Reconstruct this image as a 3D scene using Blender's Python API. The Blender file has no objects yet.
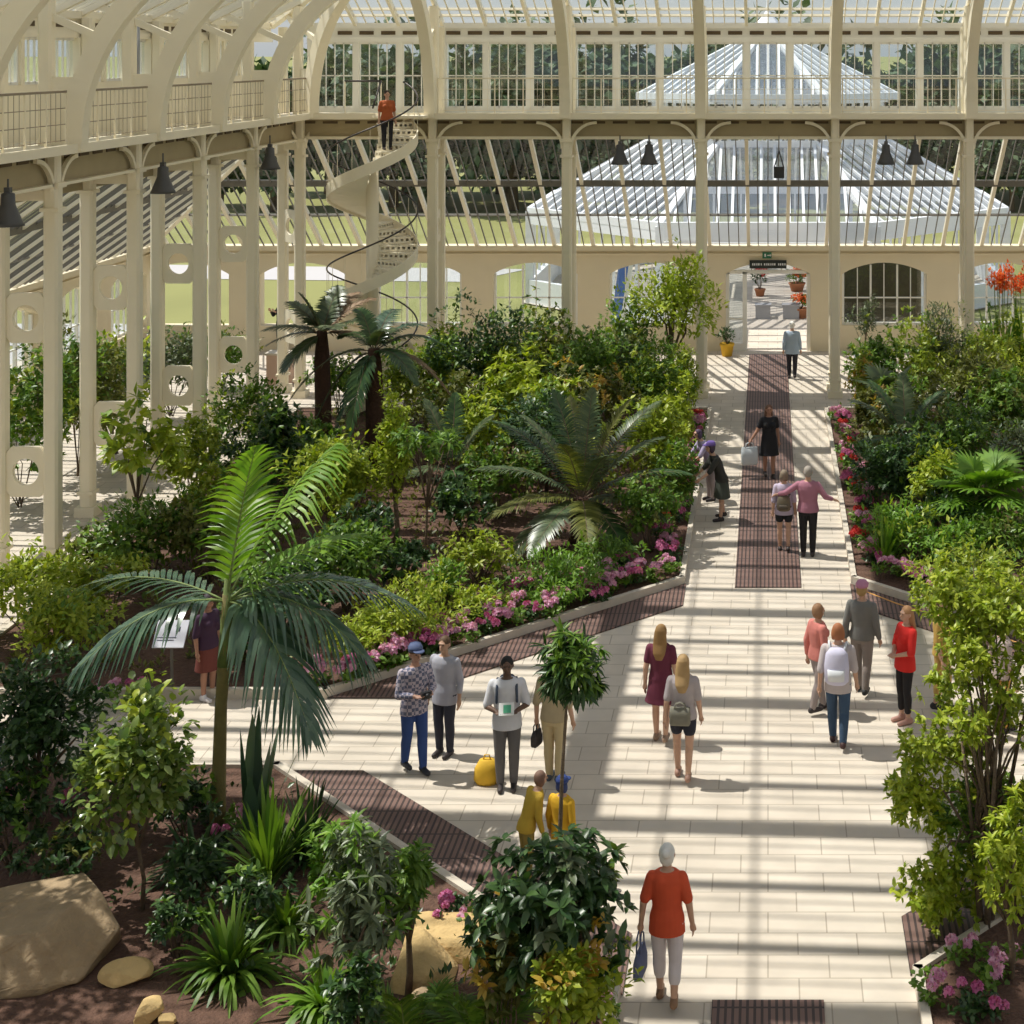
import bpy, bmesh, math, random
import numpy as np
from mathutils import Vector, Matrix
R = math.radians; PI = math.pi
SC = bpy.context.scene; COL = SC.collection
rng = np.random.default_rng(7); random.seed(7)

# ---------------------------------------------------------------- camera geometry (measured from the photograph)
F, VX, VY, H = 1575.0, 768.0, 53.0, 9.85
BAY = 3.84
def fl(x, y, z=0.0):
    d = (H - z) * F / (y - VY)
    return ((x - VX) * d / F, d, z)
def wx(x, d): return (x - VX) * d / F
def wz(y, d): return H - (y - VY) * d / F

# ---------------------------------------------------------------- materials
def newmat(name):
    m = bpy.data.materials.new(name); m.use_nodes = True
    nt = m.node_tree; nt.nodes.clear()
    out = nt.nodes.new('ShaderNodeOutputMaterial')
    return m, nt, out
def N(nt, typ, **kw):
    n = nt.nodes.new(typ)
    for k, v in kw.items():
        if k.startswith('i_'): n.inputs[k[2:].replace('_', ' ')].default_value = v
        else: setattr(n, k, v)
    return n
def c4(c): return (c[0], c[1], c[2], 1.0)
def paint(name, col, rough=0.5, var=0.12, scale=3.0, bump=0.0, metallic=0.0, bscale=40.0):
    m, nt, out = newmat(name)
    b = N(nt, 'ShaderNodeBsdfPrincipled'); b.inputs['Roughness'].default_value = rough; b.inputs['Metallic'].default_value = metallic
    tc = N(nt, 'ShaderNodeTexCoord'); no = N(nt, 'ShaderNodeTexNoise'); no.inputs['Scale'].default_value = scale; no.inputs['Detail'].default_value = 6
    nt.links.new(tc.outputs['Object'], no.inputs['Vector'])
    mx = N(nt, 'ShaderNodeMix', data_type='RGBA')
    mx.inputs[6].default_value = c4([max(0, v * (1 - var)) for v in col]); mx.inputs[7].default_value = c4([min(1, v * (1 + var)) for v in col])
    nt.links.new(no.outputs[0], mx.inputs[0]); nt.links.new(mx.outputs[2], b.inputs['Base Color'])
    if bump:
        n2 = N(nt, 'ShaderNodeTexNoise'); n2.inputs['Scale'].default_value = bscale; n2.inputs['Detail'].default_value = 8
        nt.links.new(tc.outputs['Object'], n2.inputs['Vector'])
        bp = N(nt, 'ShaderNodeBump'); bp.inputs['Strength'].default_value = bump; bp.inputs['Distance'].default_value = 0.05
        nt.links.new(n2.outputs[0], bp.inputs['Height']); nt.links.new(bp.outputs[0], b.inputs['Normal'])
    nt.links.new(b.outputs[0], out.inputs[0]); return m
def leafmat(name, a, b, rough=0.42, trans=0.35, gloss=0.5):
    m, nt, out = newmat(name)
    g = N(nt, 'ShaderNodeNewGeometry'); mx = N(nt, 'ShaderNodeMix', data_type='RGBA')
    mx.inputs[6].default_value = c4(a); mx.inputs[7].default_value = c4(b)
    nt.links.new(g.outputs['Random Per Island'], mx.inputs[0])
    p = N(nt, 'ShaderNodeBsdfPrincipled'); p.inputs['Roughness'].default_value = rough; p.inputs['Specular IOR Level'].default_value = gloss
    t = N(nt, 'ShaderNodeBsdfTranslucent'); mul = N(nt, 'ShaderNodeMix', data_type='RGBA', blend_type='MULTIPLY'); mul.inputs[0].default_value = 1
    mul.inputs[7].default_value = (1.0, 1.05, 0.35, 1)
    nt.links.new(mx.outputs[2], p.inputs['Base Color']); nt.links.new(mx.outputs[2], mul.inputs[6]); nt.links.new(mul.outputs[2], t.inputs['Color'])
    s = N(nt, 'ShaderNodeMixShader'); s.inputs[0].default_value = trans
    nt.links.new(p.outputs[0], s.inputs[1]); nt.links.new(t.outputs[0], s.inputs[2]); nt.links.new(s.outputs[0], out.inputs[0])
    return m
def glassmat(name, tint, fac=0.06, rough=0.02, milk=0.0, milkcol=(.8, .83, .86)):
    m, nt, out = newmat(name)
    t = N(nt, 'ShaderNodeBsdfTransparent'); t.inputs[0].default_value = c4(tint)
    g = N(nt, 'ShaderNodeBsdfGlossy'); g.inputs['Roughness'].default_value = rough; g.inputs[0].default_value = (.9, .9, .9, 1)
    s = N(nt, 'ShaderNodeMixShader'); s.inputs[0].default_value = fac
    nt.links.new(t.outputs[0], s.inputs[1]); nt.links.new(g.outputs[0], s.inputs[2])
    last = s
    if milk:
        d = N(nt, 'ShaderNodeBsdfDiffuse'); d.inputs[0].default_value = c4(milkcol)
        s2 = N(nt, 'ShaderNodeMixShader'); s2.inputs[0].default_value = milk
        nt.links.new(s.outputs[0], s2.inputs[1]); nt.links.new(d.outputs[0], s2.inputs[2]); last = s2
    nt.links.new(last.outputs[0], out.inputs[0]); return m
def pavingmat():
    m, nt, out = newmat('cream_paving')
    tc = N(nt, 'ShaderNodeTexCoord'); br = N(nt, 'ShaderNodeTexBrick')
    for k, v in (('Scale', 1.0), ('Mortar Size', 0.009), ('Mortar Smooth', 0.2), ('Bias', -0.2), ('Brick Width', 0.66), ('Row Height', 0.43)): br.inputs[k].default_value = v
    br.inputs['Color1'].default_value = c4((.60, .525, .435)); br.inputs['Color2'].default_value = c4((.655, .58, .49)); br.inputs['Mortar'].default_value = c4((.40, .34, .27))
    nt.links.new(tc.outputs['Object'], br.inputs['Vector'])
    no = N(nt, 'ShaderNodeTexNoise'); no.inputs['Scale'].default_value = 1.3; no.inputs['Detail'].default_value = 8
    nt.links.new(tc.outputs['Object'], no.inputs['Vector'])
    cr = N(nt, 'ShaderNodeMapRange'); cr.inputs['From Min'].default_value = .3; cr.inputs['From Max'].default_value = .7; cr.inputs['To Min'].default_value = .86; cr.inputs['To Max'].default_value = 1.05
    nt.links.new(no.outputs[0], cr.inputs['Value'])
    mu = N(nt, 'ShaderNodeMix', data_type='RGBA', blend_type='MULTIPLY'); mu.inputs[0].default_value = 1
    nt.links.new(br.outputs['Color'], mu.inputs[6]); nt.links.new(cr.outputs[0], mu.inputs[7])
    b = N(nt, 'ShaderNodeBsdfPrincipled'); b.inputs['Roughness'].default_value = .75
    nt.links.new(mu.outputs[2], b.inputs['Base Color']); nt.links.new(b.outputs[0], out.inputs[0]); return m
def gratemat():
    m, nt, out = newmat('brown_cast_grating')
    tc = N(nt, 'ShaderNodeTexCoord'); sx = N(nt, 'ShaderNodeSeparateXYZ'); nt.links.new(tc.outputs['Object'], sx.inputs[0])
    def stripe(sock, per, duty):
        a = N(nt, 'ShaderNodeMath', operation='MULTIPLY'); a.inputs[1].default_value = 1 / per; nt.links.new(sock, a.inputs[0])
        f = N(nt, 'ShaderNodeMath', operation='FRACT'); nt.links.new(a.outputs[0], f.inputs[0])
        g = N(nt, 'ShaderNodeMath', operation='LESS_THAN'); g.inputs[1].default_value = duty; nt.links.new(f.outputs[0], g.inputs[0]); return g.outputs[0]
    s1 = stripe(sx.outputs[0], .075, .38); s2 = stripe(sx.outputs[1], .6, .05)
    mxm = N(nt, 'ShaderNodeMath', operation='MAXIMUM'); nt.links.new(s1, mxm.inputs[0]); nt.links.new(s2, mxm.inputs[1])
    mx = N(nt, 'ShaderNodeMix', data_type='RGBA'); mx.inputs[6].default_value = c4((.19, .112, .092)); mx.inputs[7].default_value = c4((.05, .031, .028))
    nt.links.new(mxm.outputs[0], mx.inputs[0])
    b = N(nt, 'ShaderNodeBsdfPrincipled'); b.inputs['Roughness'].default_value = .6
    nt.links.new(mx.outputs[2], b.inputs['Base Color']); nt.links.new(b.outputs[0], out.inputs[0]); return m

M = dict(
 cream=paint('cream_ironwork_paint', (.86, .785, .615), .5, .05, 1.5), white=paint('white_window_paint', (.86, .84, .78), .5, .04, 2),
 plaster=paint('cream_plaster', (.76, .66, .47), .8, .07, 1.2), dark=paint('dark_grey_ironwork', (.17, .155, .13), .6, .2, 4),
 slot=paint('brown_vent_slot', (.11, .075, .04), .8, .2, 4), kerb=paint('pale_kerb_stone', (.62, .55, .46), .7, .12, 6, .2),
 soil=paint('brown_bark_mulch', (.125, .066, .045), .95, .55, 9, .9, 0, 22), paving=pavingmat(), grate=gratemat(),
 glass=glassmat('clear_roof_glass', (.95, .97, .97), .05), wglass=glassmat('window_glass', (.92, .95, .95), .06),
 oglass=glassmat('shaded_octagon_glass', (.88, .91, .95), .20, .08, .18, (.44, .49, .57)),
 black=paint('black_metal', (.02, .02, .022), .45, .2, 5), rail=paint('dark_bronze_rail', (.035, .026, .022), .4, .2, 5),
 bark=paint('grey_brown_bark', (.16, .115, .075), .9, .4, 14, .6), palmtrunk=paint('olive_palm_trunk', (.24, .2, .07), .7, .3, 9, .3),
 fibre=paint('dark_brown_fibrous_trunk', (.085, .042, .028), .95, .45, 18, .9), gstem=paint('green_stem', (.18, .24, .07), .6, .2, 6),
 rock=paint('tan_boulder_stone', (.36, .26, .155), .9, .35, 3.5, .9, 0, 8), sand=paint('yellow_sandstone', (.60, .42, .19), .9, .28, 4, .7, 0, 10),
 lawn=paint('lawn_green', (.25, .25, .082), .95, .22, .15), road=paint('pale_grey_road', (.50, .48, .47), .9, .1, .3),
 owhite=paint('white_octagon_rib', (.84, .85, .87), .5, .04, 1), grey=paint('grey_bench', (.33, .33, .34), .7, .1, 3), sign=paint('black_sign', (.02, .025, .022), .5, .1, 3),
 greens=paint('green_exit_sign', (.02, .16, .08), .5, .05, 3), lettering=paint('white_lettering', (.8, .8, .78), .6, .02, 2), pinkbox=paint('pinkish_plinth', (.62, .43, .34), .8, .08, 2),
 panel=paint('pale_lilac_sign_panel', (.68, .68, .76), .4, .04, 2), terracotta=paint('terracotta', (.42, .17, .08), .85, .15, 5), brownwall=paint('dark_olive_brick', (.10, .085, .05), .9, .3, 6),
 railbrown=paint('brown_rail_wire', (.30, .24, .17), .6, .1, 4), recess=paint('olive_recess_panel', (.40, .33, .20), .8, .12, 2), bell=paint('charcoal_lamp', (.075, .075, .08), .5, .2, 5),
 yellow=paint('yellow_cloth', (.70, .42, .03), .8, .12, 8), bluebanner=paint('blue_banner', (.10, .2, .55), .7, .1, 2),
)
L = dict(
 lime=leafmat('lime_leaf', (.25, .36, .02), (.52, .58, .06)), yg=leafmat('yellow_green_leaf', (.20, .30, .02), (.46, .51, .055)),
 mid=leafmat('mid_green_leaf', (.07, .17, .02), (.22, .35, .045)), dark=leafmat('dark_green_leaf', (.022, .065, .018), (.07, .135, .035), .35, .22),
 grey=leafmat('grey_green_leaf', (.085, .12, .06), (.20, .24, .13), .4, .25), gloss=leafmat('glossy_leaf', (.09, .17, .03), (.30, .38, .10), .22, .3, .7),
 olive=leafmat('olive_leaf', (.11, .13, .025), (.23, .24, .055)), blue=leafmat('blue_green_frond', (.042, .095, .06), (.125, .20, .13), .24, .25, .75),
 bright=leafmat('bright_green_leaf', (.10, .24, .02), (.25, .42, .05)), cycad=leafmat('cycad_frond', (.05, .09, .035), (.13, .17, .075), .35, .2),
 far=leafmat('woodland_leaf', (.035, .075, .03), (.11, .17, .07), .6, .2), pink=leafmat('pink_petal', (.68, .25, .50), (.86, .55, .74), .6, .3, .3),
 mag=leafmat('magenta_petal', (.52, .08, .28), (.74, .28, .50), .6, .3, .3), orange=leafmat('orange_petal', (.85, .12, .03), (.95, .30, .10), .6, .3, .3),
 red=leafmat('red_petal', (.55, .02, .03), (.75, .10, .08), .6, .3, .3), fall=leafmat('orange_tinged_leaf', (.40, .22, .03), (.55, .40, .06)), brownf=leafmat('dry_brown_frond', (.22, .13, .07), (.36, .25, .16), .6, .2),
)

# ---------------------------------------------------------------- mesh building
class MB:
    def __init__(s): s.v = []; s.f = []
    def add(s, vs, fs):
        o = len(s.v); s.v += [tuple(v) for v in vs]; s.f += [tuple(i + o for i in f) for f in fs]; return s
    def box(s, c, d, rz=0.0, M4=None):
        hx, hy, hz = d[0] / 2, d[1] / 2, d[2] / 2; ca, sa = math.cos(rz), math.sin(rz); vs = []
        for z in (-hz, hz):
            for x, y in ((-hx, -hy), (hx, -hy), (hx, hy), (-hx, hy)):
                vs.append((c[0] + x * ca - y * sa, c[1] + x * sa + y * ca, c[2] + z))
        if M4: vs = [M4 @ Vector(v) for v in vs]
        return s.add(vs, [(0, 3, 2, 1), (4, 5, 6, 7), (0, 1, 5, 4), (1, 2, 6, 5), (2, 3, 7, 6), (3, 0, 4, 7)])
    def beam(s, p, q, w, h, up=(0, 0, 1)):
        p, q = Vector(p), Vector(q); t = (q - p).normalized(); u = Vector(up)
        sd = t.cross(u)
        if sd.length < 1e-4: sd = t.cross(Vector((0, 1, 0)))
        sd.normalize(); u = sd.cross(t).normalized(); sd *= w / 2; u *= h / 2
        vs = [p - sd - u, p + sd - u, p + sd + u, p - sd + u, q - sd - u, q + sd - u, q + sd + u, q - sd + u]
        return s.add(vs, [(0, 1, 2, 3), (7, 6, 5, 4), (1, 0, 4, 5), (2, 1, 5, 6), (3, 2, 6, 7), (0, 3, 7, 4)])
    def rings(s, rs, cap=True, closed=False):
        n = len(rs[0]); vs = [v for r in rs for v in r]; fs = []; m = len(rs)
        for i in range(m if closed else m - 1):
            a, b = i * n, ((i + 1) % m) * n
            for j in range(n): fs.append((a + j, a + (j + 1) % n, b + (j + 1) % n, b + j))
        if cap and not closed: fs += [tuple(range(n))[::-1], tuple((m - 1) * n + j for j in range(n))]
        return s.add(vs, fs)
    def tube(s, pts, rad, n=8, flat=1.0, closed=False):
        P = [Vector(p) for p in pts]; m = len(P); rs = []
        if not hasattr(rad, '__len__'): rad = [rad] * m
        prev = None
        for i, p in enumerate(P):
            t = (P[min(i + 1, m - 1)] - P[max(i - 1, 0)]) if not closed else P[(i + 1) % m] - P[i - 1]
            t.normalize()
            if prev is None:
                a = Vector((1, 0, 0)) if abs(t.x) < .9 else Vector((0, 1, 0)); a = (a - t * a.dot(t)).normalized()
            else: a = (prev - t * prev.dot(t)).normalized()
            prev = a; b = t.cross(a); r = rad[i]
            rs.append([p + a * (r * math.cos(2 * PI * k / n)) + b * (r * flat * math.sin(2 * PI * k / n)) for k in range(n)])
        return s.rings(rs, True, closed)
    def capsule(s, p, q, r0, r1, n=12):
        p, q = Vector(p), Vector(q); t = (q - p).normalized()
        pts = [p - t * r0 * .92, p - t * r0 * .6, p]; rad = [r0 * .35, r0 * .8, r0]
        for k in (.33, .66): pts.append(p.lerp(q, k)); rad.append(r0 + (r1 - r0) * k)
        pts += [q, q + t * r1 * .6, q + t * r1 * .92]; rad += [r1, r1 * .8, r1 * .35]
        return s.tube(pts, rad, n)
    def lathe(s, prof, c=(0, 0, 0), n=16):
        return s.rings([[(c[0] + r * math.cos(2 * PI * k / n), c[1] + r * math.sin(2 * PI * k / n), c[2] + z) for k in range(n)] for r, z in prof])
    def ell(s, c, r, n=14, m=9):
        rs = []
        for i in range(m):
            a = -PI / 2 + PI * (i + .5) / m; q = math.cos(a)
            rs.append([(c[0] + r[0] * q * math.cos(2 * PI * k / n), c[1] + r[1] * q * math.sin(2 * PI * k / n), c[2] + r[2] * math.sin(a)) for k in range(n)])
        return s.rings(rs)
    def prism(s, poly, fn, d):     # polygon (u,w) extruded by d; fn maps (u,w,t) to a point
        n = len(poly); vs = [fn(u, w, 0) for u, w in poly] + [fn(u, w, d) for u, w in poly]
        return s.add(vs, [tuple(range(n)), tuple(range(n, 2 * n))[::-1]] + [(i, i + n, (i + 1) % n + n, (i + 1) % n) for i in range(n)])
    def mesh(s, name, smooth=False, recalc=True):
        me = bpy.data.meshes.new(name); me.from_pydata(s.v, [], s.f)
        if recalc:
            bm = bmesh.new(); bm.from_mesh(me); bmesh.ops.recalc_face_normals(bm, faces=bm.faces); bm.to_mesh(me); bm.free()
        if smooth: me.polygons.foreach_set('use_smooth', [True] * len(me.polygons))
        return me
    def build(s, name, mat, parent=None, smooth=False, loc=None):
        return link(name, s.mesh(name, smooth), mat, parent, loc)
def link(name, me, mat=None, parent=None, loc=None):
    if mat is not None and not me.materials: me.materials.append(mat)
    o = bpy.data.objects.new(name, me); COL.objects.link(o)
    if parent: o.parent = parent
    if loc is not None: o.location = loc
    return o
def tag(o, label=None, cat=None, group=None, kind=None):
    if label: o['label'] = label
    if cat: o['category'] = cat
    if group: o['group'] = group
    if kind: o['kind'] = kind
    return o
def struct(o, label=None, cat=None): return tag(o, label, cat, None, 'structure')
def thing(name, label, cat, loc=(0, 0, 0), rz=0.0, group=None, kind=None):
    o = bpy.data.objects.new(name, None); COL.objects.link(o); o.empty_display_size = .2
    o.location = loc; o.rotation_euler = (0, 0, rz)
    return tag(o, label, cat, group, kind)
def fastmesh(name, V, FT, mats=None, midx=None, smooth=True):
    V = np.asarray(V, np.float32); FT = np.asarray(FT, np.int32); k = FT.shape[1]
    me = bpy.data.meshes.new(name); me.vertices.add(len(V)); me.vertices.foreach_set('co', V.ravel())
    me.loops.add(FT.size); me.loops.foreach_set('vertex_index', FT.ravel())
    me.polygons.add(len(FT)); me.polygons.foreach_set('loop_start', np.arange(0, FT.size, k, dtype=np.int32))
    try: me.polygons.foreach_set('loop_total', np.full(len(FT), k, np.int32))
    except Exception: pass
    for m in mats or []: me.materials.append(m)
    if midx is not None: me.polygons.foreach_set('material_index', np.asarray(midx, np.int32))
    me.polygons.foreach_set('use_smooth', np.full(len(FT), smooth))
    me.update(); me.validate(); return me
def remeshed(mb, voxel, smooth=2, name='body'):
    me = mb.mesh(name); o = bpy.data.objects.new('tmp', me); COL.objects.link(o)
    md = o.modifiers.new('r', 'REMESH'); md.mode = 'VOXEL'; md.voxel_size = voxel
    if smooth:
        ms = o.modifiers.new('s', 'SMOOTH'); ms.iterations = smooth; ms.factor = .5
    dg = bpy.context.evaluated_depsgraph_get(); out = bpy.data.meshes.new_from_object(o.evaluated_get(dg)); out.name = name
    bpy.data.objects.remove(o); out.polygons.foreach_set('use_smooth', [True] * len(out.polygons)); return out
def nrm(a): return a / np.maximum(np.linalg.norm(a, axis=-1, keepdims=True), 1e-9)
# ================================================================ SETTING
Y0, YE = -2.5, 46.5            # clerestory ends of the nave
COLY = 45.1; XC = 13.5; XG = 13.05; XCL = 14.7; XO = 20.4; YO = 52.0
ZG = 8.1; ZE = 10.7; SL = 0.5
ROWS = [COLY - BAY * k for k in range(6)]          # 45.1 .. 25.9
FARX = [-9.6, -5.76, -1.92, 1.92, 5.76, 9.6]

mb = MB(); mb.add([(-24, -8, 0), (24, -8, 0), (24, YO + .3, 0), (-24, YO + .3, 0)], [(0, 1, 2, 3)])
struct(mb.build('floor', M['paving']))

PLAZA = {}
for nm, sx, far in (('far_left', -1, 1), ('far_right', 1, 1), ('near_left', -1, 0), ('near_right', 1, 0)):
    e = 12.9
    if far: pts = [(1.56, 43.2), (1.56, 29.2), (6.75, 24.02), (e, 24.02), (e, 43.2)]
    elif sx < 0: pts = [(1.56, 6), (1.56, 16.42), (6.7, 21.56), (e, 21.56), (e, 6)]
    else: pts = [(1.56, 6), (1.56, 16.75), (6.4, 21.6), (e, 21.6), (e, 6)]
    pts = [(sx * x, y) for x, y in pts]; PLAZA[nm] = pts
    mb = MB(); mb.prism(pts, lambda u, w, t: (u, w, t), .10)
    g = struct(mb.build('ground_bed_' + nm, M['soil']))
    # kerb: a coping along the bed's open sides
    mb = MB()
    ring = [Vector((x, y, 0)) for x, y in pts]; c = sum(ring, Vector()) / 5
    for i in range(5):
        a, b = ring[i], ring[(i + 1) % 5]; n = Vector((-(b - a).y, (b - a).x, 0)).normalized()
        if n.dot(c - a) < 0: n = -n
        t = (b - a).normalized()
        w = .10
        hh = .15
        mb.beam(a + n * (w / 2 - .015) + Vector((0, 0, hh / 2)) - t * .02, b + n * (w / 2 - .015) + Vector((0, 0, hh / 2)) + t * .02, w, hh)
    struct(mb.build('trim_kerb_' + nm, M['kerb']))
k = .80 * math.sqrt(2)
def grating(poly, label):
    mb = MB(); mb.prism(poly, lambda u, w, t: (u, w, .004 + t), .02)
    tag(mb.build('floor_grating', M['grate']), label, 'floor grating', 'brown cast iron floor gratings', 'thing')
grating([(-1.52, 29.18), (-1.52, 29.18 - k), (-6.72 + k, 24.02), (-6.72, 24.02)], 'brown iron floor grating slanting below the kerb of pink flowers behind the two standing men')
grating([(1.52, 29.18), (1.52, 29.18 - k), (6.72 - k, 24.02), (6.72, 24.02)], 'brown iron floor grating slanting along the kerb behind the woman in red')
grating([(-1.52, 16.45), (-1.52, 16.45 + k), (-6.68 + k, 21.58), (-6.68, 21.58)], 'brown iron floor grating slanting beside the foreground shrubs and the yellow coat')
grating([(1.52, 16.8), (1.52, 16.8 + k), (6.4 - k, 21.58), (6.4, 21.58)], 'brown iron floor grating in the corner below the large branching shrub with pink flowers')
grating([(-.61, 29.0), (.61, 29.0), (.61, 51.4), (-.61, 51.4)], 'long brown iron floor grating running up the middle of the straight path to the doorway')
grating([(-.58, 8.0), (.58, 8.0), (.58, 16.35), (-.58, 16.35)], 'short brown iron floor grating in the path in front of the woman with white hair')

# ---------------------------------------------------------------- outer arcade walls
def arcade(side, lo, hi, openings, name, ztop=3.5, zs=2.55, rise=.38, th=.42):
    """side 'far' runs along X at Y=YO, 'left' runs along Y at X=-XO; openings (a,b,door)"""
    fn = (lambda u, w, t: (u, YO + t, w)) if side == 'far' else (lambda u, w, t: (-XO - t, u, w))
    mb = MB(); cur = lo
    for a, b, door in openings:
        m0 = cur
        arch = [(a + (b - a) * i / 12, zs + rise * math.sin(PI * i / 12) ** .8) for i in range(13)]
        mb.prism([(m0, 0), (a, 0), (a, zs), (a, ztop), (m0, ztop)], fn, th)
        for i in range(12):
            (u0, w0), (u1, w1) = arch[i], arch[i + 1]
            mb.prism([(u0, w0), (u1, w1), (u1, ztop), (u0, ztop)], fn, th)
        if not door: mb.prism([(a, 0), (b, 0), (b, .85), (a, .85)], fn, th)
        cur = b
    mb.prism([(cur, 0), (hi, 0), (hi, ztop), (cur, ztop)], fn, th)
    for z, h, p in ((ztop - .08, .16, .16), (ztop - .3, .08, .07)):
        mb.prism([(lo, z - h / 2), (hi, z - h / 2), (hi, z + h / 2), (lo, z + h / 2)], lambda u, w, t: fn(u, w, t - p), p + .01)
    struct(mb.build(name, M['plaster']))
    return fn
far_open = []
for k_ in range(-5, 5):
    c = k_ * BAY
    far_open.append((c - 1.4, c + 1.4, k_ == 0))
fnF = arcade('far', -XO - .4, XO, far_open, 'wall_far')
left_open = []
for k_ in range(-1, 9):
    c = COLY - BAY * (k_ + .5) + 3.3
    if c - 1.4 > 8 and c + 1.4 < YO: left_open.append((c - 1.4, c + 1.4, False))
left_open.sort()
fnL = arcade('left', 8.0, YO, left_open, 'wall_left')
nwin = 0
def window(name_mat, fn, a, b, z0, z1, nv, zr, depth=.1, fw=.09, thin=.028, t0=.0, arch=False, rise=.36):
    global nwin
    nwin += 1
    mb = MB()
    P = lambda u0, u1, w0, w1, d: mb.prism([(u0, w0), (u1, w0), (u1, w1), (u0, w1)], lambda u, w, t: fn(u, w, t0 + t), d)
    P(a, a + fw, z0, z1, depth); P(b - fw, b, z0, z1, depth); P(a + fw, b - fw, z0, z0 + fw, depth)
    if not arch: P(a + fw, b - fw, z1 - fw, z1, depth)
    for i in range(1, nv + 1):
        u = a + fw + (b - a - 2 * fw) * i / (nv + 1)
        big = arch and i in (2, nv - 1)
        ww = .06 if big else thin
        zt = z1 + (rise * .9 * math.sin(PI * i / (nv + 1)) ** .8 if arch else 0)
        P(u - ww / 2, u + ww / 2, z0, zt, depth * (1 if big else .6))
    for z in zr: P(a + fw, b - fw, z - thin * .7, z + thin * .7, depth * .6)
    o = struct(mb.build('window_%d' % nwin, M[name_mat]))
    g = MB(); pl = [(a, z0), (b, z0), (b, z1)]
    if arch: pl += [(b + (a - b) * i / 10, z1 + rise * math.sin(PI * i / 10) ** .8) for i in range(1, 10)]
    pl.append((a, z1)); g.prism(pl, lambda u, w, t: fn(u, w, t0 + depth * .4 + t), .012)
    g.build('glass', M['wglass'], o)
    return o
for a, b, door in far_open:
    if door or a < -16 or b > 10: continue
    window('white', fnF, a, b, .85, 2.55, 5, (1.75,), .1, .08, .03, .15, True)
for a, b, door in left_open:
    if b < 18: continue
    window('white', fnL, a, b, .85, 2.55, 5, (1.75,), .1, .08, .03, .15, True)
# doorway in the middle of the far wall
d = struct(bpy.data.objects.new('door_1', None)); COL.objects.link(d)
mb = MB()
for x0, x1 in ((-1.4, -1.28), (-.84, -.70), (1.28, 1.4)): mb.box(((x0 + x1) / 2, YO + .2, 1.3), (x1 - x0, .16, 2.6))
mb.box((0, YO + .2, 2.6), (2.8, .16, .11)); mb.box((-1.06, YO + .2, .12), (.45, .12, .24)); mb.box((-1.06, YO + .2, 1.05), (.45, .08, .08))
for x in (-.45, .45): mb.box((x, YO + .2, 2.76), (.05, .1, .3))
mb.build('door_frame', M['white'], d)
g = MB(); g.box((-1.06, YO + .22, 1.4), (.46, .012, 2.3)); pl = [(-1.3, 2.65), (1.3, 2.65)] + [(1.3 - 2.6 * i / 10, 2.6 + .3 * math.sin(PI * i / 10)) for i in range(0, 11)]
g.prism(pl[:2] + pl[3:-1], lambda u, w, t: (u, YO + .22 + t, w), .01); g.build('glass', M['wglass'], d)
s = thing('door_sign', 'black sign with a line of white lettering over the doorway to the octagon', 'sign', (wx(768, YO), YO - .06, wz(264, YO)))
MB().box((0, 0, 0), (1.22, .06, .27)).build('sign_board', M['sign'], s)
mb = MB(); xx = -.5
for w_ in (.05, .06, .05, .07, .05, 0, .06, .05, .06, .05, .05, .07, 0, .05, .06, .06, .05):
    if w_: mb.box((xx, -.035, 0), (w_ * .7, .012, .07))
    xx += w_ + .012 if w_ else .05
mb.build('lettering', M['lettering'], s)
s = thing('exit_sign', 'small green exit sign above the black door sign', 'sign', (wx(767, YO), YO - .06, wz(255, YO)))
MB().box((0, 0, 0), (.3, .05, .2)).build('sign_board', M['greens'], s)
mb = MB(); mb.box((-.06, -.03, .0), (.05, .012, .1)); mb.box((.06, -.03, 0), (.1, .012, .03)); mb.prism([(.1, -.05), (.14, 0), (.1, .05)], lambda u, w, t: (u, -.036 + t, w), .012); mb.build('symbol', M['lettering'], s)

# ---------------------------------------------------------------- gallery, clerestory
mb = MB()
mb.box((-(XG + XCL) / 2, (Y0 + YE) / 2, ZG - .07), (XCL - XG, YE - Y0, .14)); mb.box((-XG + .03, (Y0 + 44.7) / 2, ZG - .05), (.12, 44.7 - Y0, .16))
mb.box((-XG + .05, (Y0 + 44.7) / 2, ZG + .02), (.06, 44.7 - Y0, .05))
mb.box((0, (44.75 + YE) / 2, ZG - .07), (2 * XG, YE - 44.75, .14)); mb.box((0, 44.72, ZG - .05), (2 * XG, .12, .16)); mb.box((0, 44.7, ZG + .02), (2 * XG, .06, .05))
struct(mb.build('floor_gallery', M['cream']))
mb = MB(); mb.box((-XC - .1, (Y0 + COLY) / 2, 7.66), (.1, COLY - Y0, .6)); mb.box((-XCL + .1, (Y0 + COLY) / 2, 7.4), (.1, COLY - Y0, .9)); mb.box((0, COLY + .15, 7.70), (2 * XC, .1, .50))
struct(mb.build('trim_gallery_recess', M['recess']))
mb = MB(); mb.box((0, COLY + .08, 7.42), (2 * XC, .2, .08)); mb.box((-XC, (Y0 + COLY) / 2, 7.36), (.2, COLY - Y0, .06))
struct(mb.build('trim_gallery_beam', M['cream']))
mb = MB()
for k_ in range(42): mb.box((-13.2 + k_ * .64, COLY + .09, 7.86), (.42, .04, .07))
for k_ in range(36): mb.box((-XC - .04, 44.6 - k_ * .64, 7.86), (.04, .42, .07))
struct(mb.build('trim_vent_slots', M['slot']))
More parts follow.
